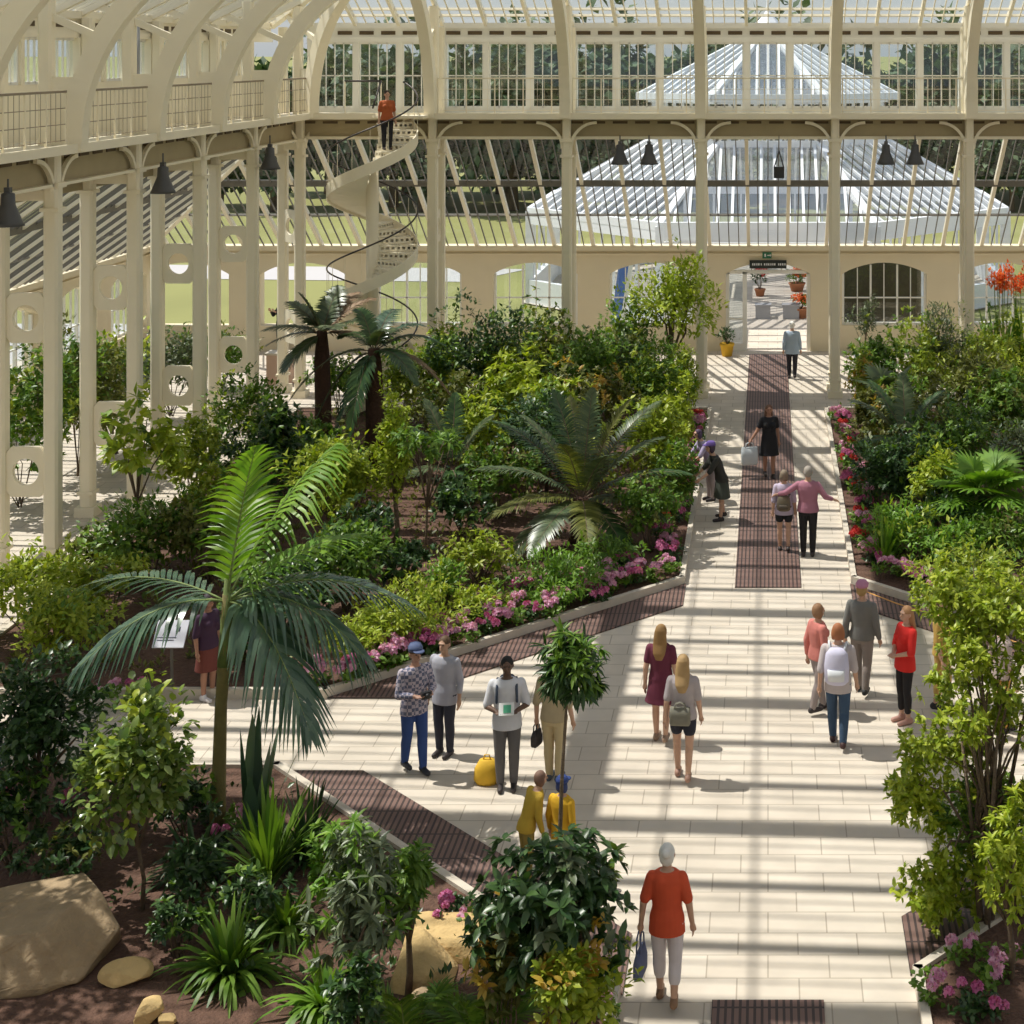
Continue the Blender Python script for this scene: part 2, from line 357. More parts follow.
# far clerestory
fnC = lambda u, w, t: (u, YE + t, w)
fnD = lambda u, w, t: (-XCL - t, u, w)
def clerestory(fn, posts, lo, hi, name, dado):
    mb = MB(); Pz = lambda u0, u1, w0, w1, t0, d_: mb.prism([(u0, w0), (u1, w0), (u1, w1), (u0, w1)], lambda u, w, t: fn(u, w, t0 + t), d_)
    Pz(lo, hi, 7.3, dado, 0, .2); Pz(lo, hi, 10.17, 10.32, -.06, .26); Pz(lo, hi, 10.32, 10.6, 0, .12); Pz(lo, hi, 10.58, 10.74, -.1, .35)
    for p in posts:
        Pz(p - .135, p + .135, dado, 10.2, -.1, .3)
        for q in (1.28, 2.56): Pz(p + q - .07, p + q + .07, dado, 10.2, -.03, .2)
    struct(mb.build(name, M['white' if dado < 9 else 'cream']))
    sl = MB()
    for p in posts:
        for q in range(6): sl.prism([(p + .1 + q * .64, 10.39), (p + .52 + q * .64, 10.39), (p + .52 + q * .64, 10.5), (p + .1 + q * .64, 10.5)], lambda u, w, t: fn(u, w, -.02 + t), .03)
    struct(sl.build('trim_' + name, M['slot']))
    for p in posts:
        for q in range(3):
            a = p + q * 1.28 + .06
            if a + 1 > hi: continue
            window('white', fn, a, a + 1.16, dado, 10.17, 3, (9.18,) if dado < 9 else (), .07, .06, .026, .03)
clerestory(fnC, [-13.44] + FARX, -13.6, 13.6, 'wall_far_upper', 8.22)
clerestory(fnD, [r - BAY for r in ROWS], 22.0, 46.6, 'wall_left_upper', 9.22)

# railings, one per bay
def railing(a, b, label, wire='cream'):
    a, b = Vector(a), Vector(b); o = thing('gallery_railing', label, 'railing', a, 0, 'gallery railings'); v = b - a
    MB().beam((0, 0, 1.03), v + Vector((0, 0, 1.03)), .05, .045).build('top_rail', M[wire], o)
    mb = MB()
    for z in (.12, .42, .72): mb.beam((0, 0, z), v + Vector((0, 0, z)), .012, .016)
    n = int(v.length / .2)
    for i in range(1, n):
        if i % 4: mb.beam(v * (i / n) + Vector((0, 0, .1)), v * (i / n) + Vector((0, 0, 1.02)), .008, .008)
    mb.build('mesh_infill', M[wire], o)
    for i in range(0, n + 1, 4): MB().beam(v * (i / n), v * (i / n) + Vector((0, 0, 1.03)), .035, .035, (0, 1, 0)).build('post', M['cream'], o)
    return o
ordn = ['first', 'second', 'third', 'fourth', 'fifth', 'sixth']
fx = [-13.3] + FARX
for i in range(6):
    if i == 0: continue
    railing((fx[i] + .2, 44.85, ZG), (fx[i + 1] - .2, 44.85, ZG), ['', 'white mesh gallery railing in the bay just right of the spiral staircase', 'white mesh gallery railing in the bay left of the central doorway bay', 'white mesh gallery railing right above the central doorway', 'white mesh gallery railing in the bay right of the central doorway bay', 'white mesh gallery railing in the far right bay at the frame edge'][i])
for i in range(5):
    railing((-XG - .08, ROWS[i] - .3, ZG), (-XG - .08, ROWS[i + 1] + .3, ZG), 'mesh railing of the left gallery, %s bay from the corner with the spiral staircase' % ordn[i], 'railbrown')

# ---------------------------------------------------------------- columns
def arcbar(mb, c, r, a0, a1, ax, w=.06, n=8):
    pts = [c + ax * (r * math.cos(a0 + (a1 - a0) * i / n)) + Vector((0, 0, r * math.sin(a0 + (a1 - a0) * i / n))) for i in range(n + 1)]
    for p, q in zip(pts, pts[1:]): mb.beam(p, q, w, w)
def shaft(mb, x, y, z0, z1, w=.28):
    q = w / 2; c = w * .17
    ring = [(q, -q + c), (q, q - c), (q - c, q), (-q + c, q), (-q, q - c), (-q, -q + c), (-q + c, -q), (q - c, -q)]
    mb.rings([[(x + u, y + v, z) for u, v in ring] for z in (z0, z1)])
def column_pair(x, y, dx, dy, label, group):
    """inner post at the origin, outer post 1 m outwards, joined by pierced plates"""
    o = thing('iron_column', label, 'column', (x, y, 0), 0, group)
    n = Vector((dx, dy, 0)); al = Vector((dy, -dx, 0))
    for k_ in (0, 1):
        mb = MB(); p = n * k_; shaft(mb, p.x, p.y, .18, 7.4); shaft(mb, p.x, p.y, 7.4, 8.0 if k_ == 0 else 10.6, .24)
        for z, h, e in ((.1, .2, .42), (.5, .06, .34), (6.9, .07, .36), (7.36, .1, .36)): mb.box((p.x, p.y, z), (e, e, h))
        mb.build('post', M['cream'], o)
    mb = MB(); shaft(mb, n.x * .12, n.y * .12, 8.0, 11.2, .26); mb.build('upper_post', M['cream'], o)
    for z in (1.95, 4.85):
        mb = MB(); half = .36; hh = .47; r = .25; N_ = 24; out = []
        for i in range(N_):
            a = 2 * PI * i / N_; c, s_ = math.cos(a), math.sin(a); sc = 1 / max(abs(c) / half, abs(s_) / hh)
            out.append((c * sc, s_ * sc, c * r, s_ * r))
        for t in (-.05, .05):
            vs = []
            for A, B, C_, D_ in out: vs += [n * (.5 + A) + al * t + Vector((0, 0, z + B)), n * (.5 + C_) + al * t + Vector((0, 0, z + D_))]
            mb.add(vs, [(2 * i, 2 * ((i + 1) % N_), 2 * ((i + 1) % N_) + 1, 2 * i + 1) for i in range(N_)])
        m_ = 2 * N_
        mb.f += [(2 * i + 1, 2 * ((i + 1) % N_) + 1, 2 * ((i + 1) % N_) + 1 + m_, 2 * i + 1 + m_) for i in range(N_)] + [(2 * i, 2 * ((i + 1) % N_), 2 * ((i + 1) % N_) + m_, 2 * i + m_) for i in range(N_)]
        mb.build('pierced_plate', M['cream'], o)
    mb = MB(); mb.beam(n * .1 + Vector((0, 0, 7.16)), n * .9 + Vector((0, 0, 7.16)), .1, .2); mb.build('cross_beam', M['cream'], o)
    for sg in (-1, 1):
        mb = MB(); arcbar(mb, al * (sg * .86) + Vector((0, 0, 7.12)) - n * .06, .74, PI / 2, PI, al * sg, .08); mb.build('bracket', M['cream'], o)
for i, y in enumerate(ROWS):
    if i == 0: continue
    column_pair(-XC, y, -1, 0, 'tall cream double iron column under the left gallery, %s from the corner by the spiral staircase' % ordn[i - 1], 'double columns of the left gallery')
column_pair(-XC + .1, COLY, -.7071, .7071, 'cream double iron column standing in the corner behind the spiral staircase', 'double columns of the left gallery')
FL = ['right beside the spiral staircase', 'second along from the spiral staircase', 'just left of the central path and doorway', 'just right of the central path and doorway', 'at the right, two bays from the doorway', 'beyond the right edge']
for i, x in enumerate(FARX[:5]):
    column_pair(x, COLY, 0, 1, 'cream double iron column of the far gallery ' + FL[i], 'double columns of the far gallery')

# ribs
def rib_pts():
    p = [(0, ZG - .1)]; R_ = 4.04; a1 = math.atan(2)
    p += [(R_ * (1 - math.cos(a1 * i / 12)), ZG + R_ * math.sin(a1 * i / 12)) for i in range(13)]
    return p
def rib(foot, inw, length, label):
    o = thing('roof_rib', label, 'roof rib', (foot[0], foot[1], 0), 0, 'arched roof ribs')
    n = Vector((inw[0], inw[1], 0)).normalized(); pts = rib_pts(); u, z = pts[-1]; pts.append((length, z + (length - u) * SL))
    al = Vector((-n.y, n.x, 0)) * .15
    def side(k_): 
        t = []
        for i, (u, z) in enumerate(pts):
            a, b = pts[max(i - 1, 0)], pts[min(i + 1, len(pts) - 1)]; tx, tz = b[0] - a[0], b[1] - a[1]; l = math.hypot(tx, tz)
            t.append((u - tz / l * k_, z + tx / l * k_))
        return t
    A, B = side(-.17), side(.2); mb = MB()
    mb.rings([[n * A[i][0] + al + Vector((0, 0, A[i][1])), n * A[i][0] - al + Vector((0, 0, A[i][1])), n * B[i][0] - al + Vector((0, 0, B[i][1])), n * B[i][0] + al + Vector((0, 0, B[i][1]))] for i in range(len(pts))])
    mb.build('arch', M['cream'], o)
    mb = MB(); mb.beam(n * -.25 + Vector((0, 0, ZG)), n * -.25 + Vector((0, 0, ZG + 1.3)), .16, .5, n); mb.build('foot', M['cream'], o)
    mb = MB(); mb.beam(n * .55 + Vector((0, 0, 10.1)), n * -1.4 + Vector((0, 0, 10.95)), .1, .14); mb.beam(n * 1.5 + Vector((0, 0, 11.1)), n * 1.2 + Vector((0, 0, 12.0)), .1, .12)
    mb.build('strut', M['cream'], o); return o
for i in range(1, 10):
    y = COLY - BAY * i
    e = min(YE - y, y - Y0)
    rib((-13.07, y), (1, 0), min(12.9, e - 1.7) if e < 14.7 else 12.9, 'cream arched roof rib of the left gallery, %s from the spiral staircase corner' % (ordn + ['seventh', 'eighth', 'ninth'])[i - 1])
rib((-13.0, COLY - .3), (1, -1), 17.5, 'cream arched hip rib rising from the corner above the spiral staircase')
for i, x in enumerate(FARX):
    rib((x, COLY - .33), (0, -1), 14.7 - abs(x) - 1.7 if abs(x) < 12 else 1, 'cream arched rib above the far double column ' + FL[i])

# ---------------------------------------------------------------- roofs
def slope(fr, glass, A, B, e_len, rise_dir, tmax, phase, label_pieces, main=1.28, thin=.32, purl=(), thinp=(), rw=.09, rd=.2, tw=.03, thinmb=None):
    """A..B eave line; rise_dir (dx,dy,dz) per metre of plan; tmax(s) plan length of the rafter at distance s along the eave"""
    A, B = Vector(A), Vector(B); L_ = (B - A).length; t = (B - A).normalized(); g = Vector(rise_dir)
    up = t.cross(g).normalized()
    if up.z < 0: up = -up
    n = int(L_ / thin) + 1
    for i in range(n):
        s = phase % thin + i * thin
        if s > L_: continue
        m = tmax(s)
        if m < .15: continue
        k_ = round((s - phase) / thin); big = k_ % round(main / thin) == 0
        p = A + t * s
        (fr if big or thinmb is None else thinmb).beam(p, p + g * m, rw if big else tw, rd if big else .05, up)
    for hh, w_, d_ in [(h_, .62, .34) for h_ in purl] + [(h_, .05, .07) for h_ in thinp]:
        ss = [s for s in np.linspace(0, L_, 400) if tmax(s) >= hh]
        if ss: (fr if d_ > .1 or thinmb is None else thinmb).beam(A + t * ss[0] + g * hh, A + t * ss[-1] + g * hh, w_, d_, up)
    smp = [0, L_] if label_pieces is None else label_pieces
    poly = [A + t * smp[0], A + t * smp[-1]] + [A + t * s + g * tmax(s) for s in reversed(smp)]
    q = [poly[0]]
    for v in poly[1:]:
        if (v - q[-1]).length > .05: q.append(v)
    if (q[0] - q[-1]).length < .05: q.pop()
    glass.add([v + up * .06 for v in q], [tuple(range(len(q)))])
W = 14.7; LY = YE - Y0
hip = lambda s: max(0, min(W, s, LY - s))
fr, gl = MB(), MB()
PUR = (5.45, 9.35, 13.1); THP = (2.2, 3.4, 5.6, 6.4, 7.35, 9.7, 10.8, 13.6)
for sx in (-1, 1):
    slope(fr, gl, (sx * XCL, Y0, ZE), (sx * XCL, YE, ZE), 0, (-sx, 0, SL), hip, (COLY - Y0) % 1.28, [0, W, LY - W, LY], purl=PUR, thinp=THP, rw=.17)
for y, dy in ((YE, -1), (Y0, 1)):
    slope(fr, gl, (-XCL, y, ZE), (XCL, y, ZE), 0, (0, dy, SL), lambda s: max(0, min(s, 2 * XCL - s)), (XCL - 1.92) % 1.28, [0, XCL, 2 * XCL], purl=PUR, thinp=(.5, .85) + THP)
fr.beam((0, Y0 + W, ZE + W * SL), (0, YE - W, ZE + W * SL), .3, .35)
for sx in (-1, 1):
    for a, b in ((Y0, Y0 + W), (YE, YE - W)): fr.beam((sx * XCL, a, ZE), (0, b, ZE + W * SL), .2, .3)
c_ = struct(fr.build('ceiling', M['cream'])); gl.build('roof_glass', M['glass'], c_)
fr, gl, tn = MB(), MB(), MB()
slope(fr, gl, (-XO, YO, 3.5), (XO, YO, 3.5), 0, (0, -1, 3.85 / 5.4), lambda s: max(0, min(5.4, s, 2 * XO - s)), (XO - 1.92) % 1.28, [0, 5.4, 2 * XO - 5.4, 2 * XO], purl=(), thinp=(1.65,), rw=.11, rd=.16, thinmb=tn)
tn.beam((-17, YO - 3.25, 3.5 + 3.25 * .713), (17, YO - 3.25, 3.5 + 3.25 * .713), .14, .2)
c_ = struct(fr.build('ceiling_aisle_far', M['cream'])); gl.build('roof_glass', M['glass'], c_); tn.build('glazing_bars', M['dark'], c_)
fr, gl, tn = MB(), MB(), MB()
slope(fr, gl, (-XO, 4, 3.5), (-XO, YO, 3.5), 0, (1, 0, 3.85 / 5.4), lambda s: max(0, min(5.4, 48 - s)), (COLY - 4) % 1.28, [0, 42.6, 48], purl=(), thinp=(1.65,), rw=.10, rd=.12, thinmb=tn)
tn.beam((-XO + 3.25, 4, 3.5 + 3.25 * .713), (-XO + 3.25, 48, 3.5 + 3.25 * .713), .14, .2); fr.beam((-XO, YO, 3.5), (-XO + 5.4, YO - 5.4, 7.35), .16, .2)
c_ = struct(fr.build('ceiling_aisle_left', M['cream'])); gl.build('roof_glass', M['glass'], c_); tn.build('glazing_bars', M['dark'], c_)
fr, gl = MB(), MB()
slope(fr, gl, (XO, 4, 3.5), (XO, YO, 3.5), 0, (-1, 0, 3.85 / 5.4), lambda s: max(0, min(5.4, 48 - s)), (COLY - 4) % 1.28, [0, 42.6, 48], purl=(), thinp=(1.65,), rw=.11, rd=.16)
c_ = struct(fr.build('ceiling_aisle_right', M['cream'])); gl.build('roof_glass', M['glass'], c_)
mb = MB(); mb.box((XO + .2, 28, .45), (.4, 48, .9)); mb.box((XO + .2, 28, 3.2), (.4, 48, .6))
for k_ in range(12): mb.box((XO + .2, 5 + k_ * BAY, 1.9), (.4, 1.0, 2.2))
struct(mb.build('wall_right', M['plaster']))
mb = MB()
for z_, h_ in ((7.8, 1.1), (10.45, .6)): mb.box((XCL + .1, 22, z_), (.2, YE - Y0, h_))
for k_ in range(13): mb.box((XCL + .1, COLY - k_ * BAY, 9.3), (.2, .4, 2.2))
mb.box(((XG + XCL) / 2, 22, ZG - .07), (XCL - XG, YE - Y0, .14)); struct(mb.build('wall_right_upper', M['cream']))
mb = MB(); mb.box((0, Y0 - .2, 3.9), (29, .3, 7.8)); mb.box((0, Y0 - .2, 10.45), (29, .3, .6)); struct(mb.build('wall_near', M['cream']))

# ---------------------------------------------------------------- outside: lawn, road, octagon
mb = MB(); mb.add([(-2600, YO + .4, -.05), (2600, YO + .4, -.05), (2600, 4200, -.05), (-2600, 4200, -.05)], [(0, 1, 2, 3)]); mb.add([(-2600, -60, -.05), (-XO - .4, -60, -.05), (-XO - .4, YO + .4, -.05), (-2600, YO + .4, -.05)], [(0, 1, 2, 3)])
struct(mb.build('ground_lawn', M['lawn']))
mb = MB(); z = -.03
for q in ([(-60, 53.2), (-2, 53.2), (-2, 57.5), (-60, 57.5)], [(4, 53), (60, 53), (60, 58), (4, 58)], [(-90, 74), (-13, 68), (-11, 72), (-90, 79)], [(-25, 26), (-22, 26), (-22, 53), (-25, 53)], [(13, 62), (80, 78), (80, 84), (12, 68)]):
    mb.add([(x, y, z) for x, y in q], [(0, 1, 2, 3)])
struct(mb.build('path_outside', M['road']))
OC = Vector((0, 66.2, 0)); RO, RI = 10.2, 5.2
o8 = lambda r, k_: OC + Vector((r * math.cos(PI / 8 + k_ * PI / 4), r * math.sin(PI / 8 + k_ * PI / 4), 0))
oc = thing('octagon_pavilion', 'white glass-roofed octagonal pavilion seen through the far wall beyond the doorway', 'building', OC, 0)
rel = lambda v, z: v - OC + Vector((0, 0, z))
mb = MB()
for r0, z0, r1, z1, step in ((RO, 3.6, RI, 6.25, .52), (RI + .5, 8.1, .7, 10.55, .42)):
    for k_ in range(8):
        a, b = o8(r0, k_), o8(r0, k_ + 1); c, e = o8(r1, k_), o8(r1, k_ + 1); n = int((b - a).length / step)
        mb.beam(rel(a, z0 + .06), rel(c, z1 + .06), .26, .16); mb.beam(rel(a, z0), rel(b, z0), .22, .3); mb.beam(rel(c, z1), rel(e, z1), .16, .2)
        half = (b - a).length / 2; top = (e - c).length / 2; t = (b - a).normalized(); mid = (a + b) / 2; mt = (c + e) / 2
        for i in range(1, n):
            u = -half + 2 * half * i / n; f = 1 if abs(u) <= top else (half - abs(u)) / (half - top)
            p = rel(mid + t * u, z0 + .04); q = rel(mid + (mt - mid) * f + t * u, z0 + (z1 - z0) * f + .04); mb.beam(p, q, .10, .08)
mb.build('roof_ribs', M['owhite'], oc)
mb = MB()
for k_ in range(8):
    for r0, z0, r1, z1 in ((RO, 3.6, RI, 6.25), (RI + .5, 8.1, .7, 10.55)):
        mb.add([rel(o8(r0, k_), z0), rel(o8(r0, k_ + 1), z0), rel(o8(r1, k_ + 1), z1), rel(o8(r1, k_), z1)], [(0, 1, 2, 3)])
mb.build('roof_glass', M['oglass'], oc)
mb = MB()
for k_ in range(8):
    a, b = o8(RI, k_), o8(RI, k_ + 1)
    for z, h in ((6.3, .25), (8.0, .3)): mb.beam(rel(a, z), rel(b, z), .2, h)
    for i in range(9): p = a.lerp(b, i / 8); mb.beam(rel(p, 6.3), rel(p, 8.0), .12 if i % 8 == 0 else .05, .12, (1, 0, 0))
    a, b = o8(RO, k_), o8(RO, k_ + 1)
    mb.beam(rel(a, 0), rel(a, 3.6), .3, .3, (1, 0, 0))
    mb.beam(rel(a, 3.35), rel(b, 3.35), .2, .5)
    if k_ not in (5,): 
        mb.beam(rel(a, .45), rel(b, .45), .25, .9)
        for i in range(1, 6): p = a.lerp(b, i / 6); mb.beam(rel(p, .9), rel(p, 3.3), .1, .1, (1, 0, 0))
mb.lathe([(.8, 10.4), (.9, 10.6), (.5, 11.1), (.1, 11.6), (.03, 12.2)], (0, 0, 0), 8); mb.build('walls', M['owhite'], oc)
mb = MB(); mb.add([tuple(rel(o8(RO + .3, k_), -.0)) for k_ in range(8)], [tuple(range(8))]); mb.add([rel(Vector((x, y, 0)), -.005) for x, y in ((-2.3, 52.45), (2.3, 52.45), (2.3, 58), (-2.3, 58))], [(0, 1, 2, 3)])
mb.build('paved_floor', M['paving'], oc)
mb = MB()
for x in (-2.35, 2.35): mb.box((x, 54.6 - OC.y, 1.5), (.2, 4.0, 3.0)); mb.box((x * .98, 54.6 - OC.y, 3.0), (.12, 4.0, .2))
for y in (53, 54.2, 55.4): mb.box((0, y - OC.y, 3.1), (4.8, .1, .16))
mb.build('link_passage', M['owhite'], oc)
for x, w_, lab in ((763, .55, 'grey box bench left of the middle in the paved octagon beyond the doorway'), (791, .6, 'grey box bench at the right in the paved octagon beyond the doorway')):
    bx_, by_, _ = fl(x, 318); s = thing('bench', lab, 'bench', (bx_, by_, 0))
    MB().box((0, 0, .24), (w_, .5, .48)).build('base', M['grey'], s); MB().box((0, 0, .5), (w_ + .06, .56, .06)).build('seat', M['grey'], s)
mb = MB(); mb.box((3.9, 53.6, 1.6), (2.6, .3, 3.2)); struct(mb.build('wall_annex', M['brownwall']))
# ================================================================ PLANTS: generators
OV = np.array([(0, 0, 0), (.3, -.5, .05), (.3, 0, 0), (.3, .5, .05), (.7, -.4, .0), (.72, 0, -.05), (.7, .4, .0), (1, 0, -.14)])
OVF = np.array([(0, 2, 1), (0, 3, 2), (1, 2, 5), (1, 5, 4), (2, 3, 6), (2, 6, 5), (4, 5, 7), (5, 6, 7)])
SM = np.array([(0, 0, 0), (.45, -.5, .04), (.5, 0, -.02), (.45, .5, .04), (1, 0, -.1)])
SMF = np.array([(0, 2, 1), (0, 3, 2), (1, 2, 4), (2, 3, 4)])
def leaves(P, D, U, Ln, Wd, fine=True):
    T, TF = (OV, OVF) if fine else (SM, SMF)
    S = nrm(np.cross(D, U)); Nn = np.cross(S, D); Ln = np.broadcast_to(Ln, (len(P),)); Wd = np.broadcast_to(Wd, (len(P),))
    V = P[:, None] + D[:, None] * (T[None, :, 0:1] * Ln[:, None, None]) + S[:, None] * (T[None, :, 1:2] * Wd[:, None, None]) + Nn[:, None] * (T[None, :, 2:3] * Ln[:, None, None])
    FT = TF[None] + (np.arange(len(P)) * len(T))[:, None, None]
    return V.reshape(-1, 3), FT.reshape(-1, 3)
def ribbons(P, D, U, Ln, Wd, droop, n=4, prof=(.55, 1, .85, .5, .04)):
    """strips: P start, D direction, U up hint, drooping with s^2; quads"""
    k = len(P); s = np.linspace(0, 1, n + 1); pr = np.interp(s, np.linspace(0, 1, len(prof)), prof)
    Ln = np.broadcast_to(Ln, (k,)); Wd = np.broadcast_to(Wd, (k,)); droop = np.broadcast_to(droop, (k,))
    C = P[:, None] + D[:, None] * (s[None, :, None] * Ln[:, None, None]); C[..., 2] -= (s ** 2)[None] * (droop * Ln)[:, None]
    S = nrm(np.cross(D, U))[:, None] * (pr[None, :, None] * Wd[:, None, None] / 2)
    V = np.stack([C - S, C + S], 2).reshape(k, -1, 3); base = (np.arange(k) * 2 * (n + 1))[:, None, None]
    q = np.array([(2 * i, 2 * i + 1, 2 * i + 3, 2 * i + 2) for i in range(n)])
    return V.reshape(-1, 3), (q[None] + base).reshape(-1, 4)
def rdir(n): return nrm(rng.normal(size=(n, 3)))
def cat(parts):
    V, Fs, o = [], [], 0
    for v, f in parts: V.append(v); Fs.append(f + o); o += len(v)
    return np.concatenate(V), np.concatenate(Fs)
def crown_points(nc, c, r, lobes, spread=.55, flat=0.0):
    c, r = np.array(c, float), np.array(r, float)
    d = rdir(lobes); d[:, 2] = np.abs(d[:, 2]) * 1.2 - .35; d = nrm(d); lc = c + d * r * (rng.uniform(.25, .8, (lobes, 1))); lr = r * rng.uniform(.28, spread, (lobes, 1))
    k = rng.integers(0, lobes, nc); q = rdir(nc); rad = rng.uniform(.35, 1, (nc, 1)) ** .5
    P = lc[k] + q * lr[k] * rad; O = nrm(q * .8 + (P - c) / r * .6)
    return P, O, lc
def foliage_crown(nc, kpc, c, r, leaf, ratio=.42, lobes=9, whorl=.0, up=.35, droop=.2, fine=True, spread=.55, zmin=.05):
    P, O, lc = crown_points(nc, c, r, lobes, spread)
    keep = P[:, 2] > zmin; P, O = P[keep], O[keep]
    n = len(P); Pk = np.repeat(P, kpc, 0); Ok = np.repeat(O, kpc, 0); a = nrm(Ok + np.array([0, 0, up]))
    q = rdir(n * kpc); q = nrm(q - a * (q * a).sum(1, keepdims=True) * whorl)
    D = nrm(a * (.75 - .5 * whorl) + q * .8 + np.array([0, 0, -droop]))
    if whorl == 0: Pk = Pk + rdir(n * kpc) * leaf * .7
    U = nrm(np.array([0, 0, 1.0]) + a * .5 + rdir(n * kpc) * .35)
    L_ = leaf * rng.uniform(.6, 1.15, n * kpc)
    return leaves(Pk, D, U, L_, L_ * ratio, fine) + (P, lc)
def stems(name, mat, base, tops, r, parent, wob=.06, n=6, multi=False):
    mb = MB(); base = Vector(base)
    tops = [Vector(t) for t in tops]
    c = sum(tops, Vector()) / len(tops)
    fork = base.lerp(c, .45); fork.x = base.x + (c.x - base.x) * .3; fork.y = base.y + (c.y - base.y) * .3
    if not multi: mb.tube([base, base.lerp(fork, .5) + Vector((random.uniform(-wob, wob), random.uniform(-wob, wob), 0)), fork, fork.lerp(c, .6)], [r, r * .85, r * .7, r * .4], n)
    for t in tops:
        s = fork if not multi else base + Vector((random.uniform(-1, 1), random.uniform(-1, 1), 0)) * r * 2
        m = s.lerp(t, .5) + Vector((random.uniform(-wob, wob) * 2, random.uniform(-wob, wob) * 2, .06 * (t - s).length))
        mb.tube([s, m, t], [r * .6, r * .42, r * .15], max(4, n - 1))
    mb.build(name, mat, parent, True)
def shrub(name, label, cat_, x, d, ytop, wpx, leafkey, leaf=.12, ratio=.42, frac=1.0, nc=None, kpc=9, lobes=10, whorl=0., r=None, trunk='bark', droop=.2, depth=None, z0=.1, dens=1.0, multi=False, group=None, tr=None, bx=None, accent=None):
    """a leafy plant; x centre column, d distance, ytop crown top row, wpx crown width in photo pixels, frac share of the height with leaves"""
    X = wx(x, d); top = wz(ytop, d) - z0; wid = wpx * d / F
    o = thing(name, label, cat_, (X if bx is None else wx(bx, d), d, z0), 0, group)
    ox = 0 if bx is None else X - wx(bx, d)
    ch = top * frac / 2; c = (ox, 0, top - ch); rr = (wid / 2, (depth or wid) / 2, ch)
    fine = d < 24; area = wid * top * frac
    if nc is None: nc = int(max(30, min(520, dens * 5.2 * area / (leaf * leaf * ratio) / kpc)))
    V, FT, P, lc = foliage_crown(nc, kpc, c, rr, leaf, ratio, lobes, whorl, .35, droop, fine)
    link('foliage', fastmesh('foliage', V, FT, [L[leafkey]]), None, o)
    if accent:
        V, FT, _, _ = foliage_crown(max(8, nc // 6), kpc, (c[0], c[1], c[2] + ch * .12), [q * 1.02 for q in rr], leaf, ratio, lobes, whorl, .5, droop, fine)
        link('young_foliage', fastmesh('young_foliage', V, FT, [L[accent]]), None, o)
    stems('stem', M[trunk], (0, 0, -.05), [tuple(p) for p in lc[:7]], tr or (.02 + top * .012), o, .05 * top / 2, 7 if d < 24 else 5, multi)
    return o
def blades(n, length, width, elev=(35, 80), droop=.6, base_r=.05, seg=5, prof=(.6, 1, .95, .7, .05)):
    az = rng.uniform(0, 2 * PI, n); el = np.radians(rng.uniform(elev[0], elev[1], n))
    D = np.stack([np.cos(az) * np.cos(el), np.sin(az) * np.cos(el), np.sin(el)], 1); P = np.stack([np.cos(az), np.sin(az), np.zeros(n)], 1) * base_r * rng.uniform(0, 1, (n, 1))
    U = np.stack([-np.cos(az) * .5, -np.sin(az) * .5, np.ones(n)], 1); Ln = length * rng.uniform(.6, 1.1, n)
    return ribbons(P, D, U, Ln, width * rng.uniform(.7, 1.15, n), droop * rng.uniform(.5, 1.3, n) * np.cos(el) * 1.4, seg, prof)
def tuft(name, label, x, ybase, length, width, key, n=70, elev=(30, 82), droop=.7, cat_='plant', z0=.1, group=None, core=True):
    X, d, _ = fl(x, ybase, z0); o = thing(name, label, cat_, (X, d, z0), random.uniform(0, 6), group)
    V, FT = blades(n, length, width, elev, droop)
    link('leaf_blades', fastmesh('leaf_blades', V, FT, [L[key]]), None, o)
    if core: MB().lathe([(.05, -.05), (.06, .03), (.03, .12)], (0, 0, 0), 8).build('root_crown', M['gstem'], o)
    return o
def frond(base, d0, length, droop, nl=44, ll=.5, lw=.035, ang=50, ldroop=.35, start=.12, seg=3, twist=0., r=.016, vee=.25):
    """one feather frond: a curved midrib with leaflets down both sides; returns triangles for midrib, quads for leaflets"""
    b, d0 = np.array(base, float), nrm(np.array(d0, float)); t = np.linspace(0, 1, 14)
    C = b + d0 * (t[:, None] * length); C[:, 2] -= droop * length * t ** 2.0
    tl = np.repeat(np.linspace(start, 1, nl), 2); sd = np.tile([-1., 1.], nl)
    Pl = b + d0 * (tl[:, None] * length); Pl[:, 2] -= droop * length * tl ** 2
    T = np.repeat(d0[None], 2 * nl, 0) * 1.0; T[:, 2] -= 2 * droop * tl; T = nrm(T)
    side = nrm(np.cross(T, np.array([0, 0, 1.0]))); up = nrm(np.cross(side, T))
    a = np.radians(ang + (20 - ang) * tl ** 3)[:, None]
    D = nrm(T * np.cos(a) + (side * np.cos(twist) + up * np.sin(twist)) * sd[:, None] * np.sin(a) + up * vee * np.cos(twist) + rng.normal(size=(2 * nl, 3)) * .04)
    Ln = ll * np.clip(np.sin(PI * (tl * .86 + .12)) ** .6, .15, 1) * rng.uniform(.9, 1.08, 2 * nl)
    V, Q = ribbons(Pl, D, up + T * .2, Ln, lw, ldroop, seg, (.7, 1, .8, .05))
    mb = MB(); mb.tube([tuple(c) for c in C], list(np.linspace(r, r * .25, 14)), 5)
    return V, Q, mb
def feather(o, name, base, d0, length, droop, key, ribmat='gstem', **kw):
    V, Q, mb = frond(base, d0, length, droop, **kw)
    f = link(name, fastmesh(name, V, Q, [L[key]]), None, o); mb.build('midrib', M[ribmat], f, True); return f
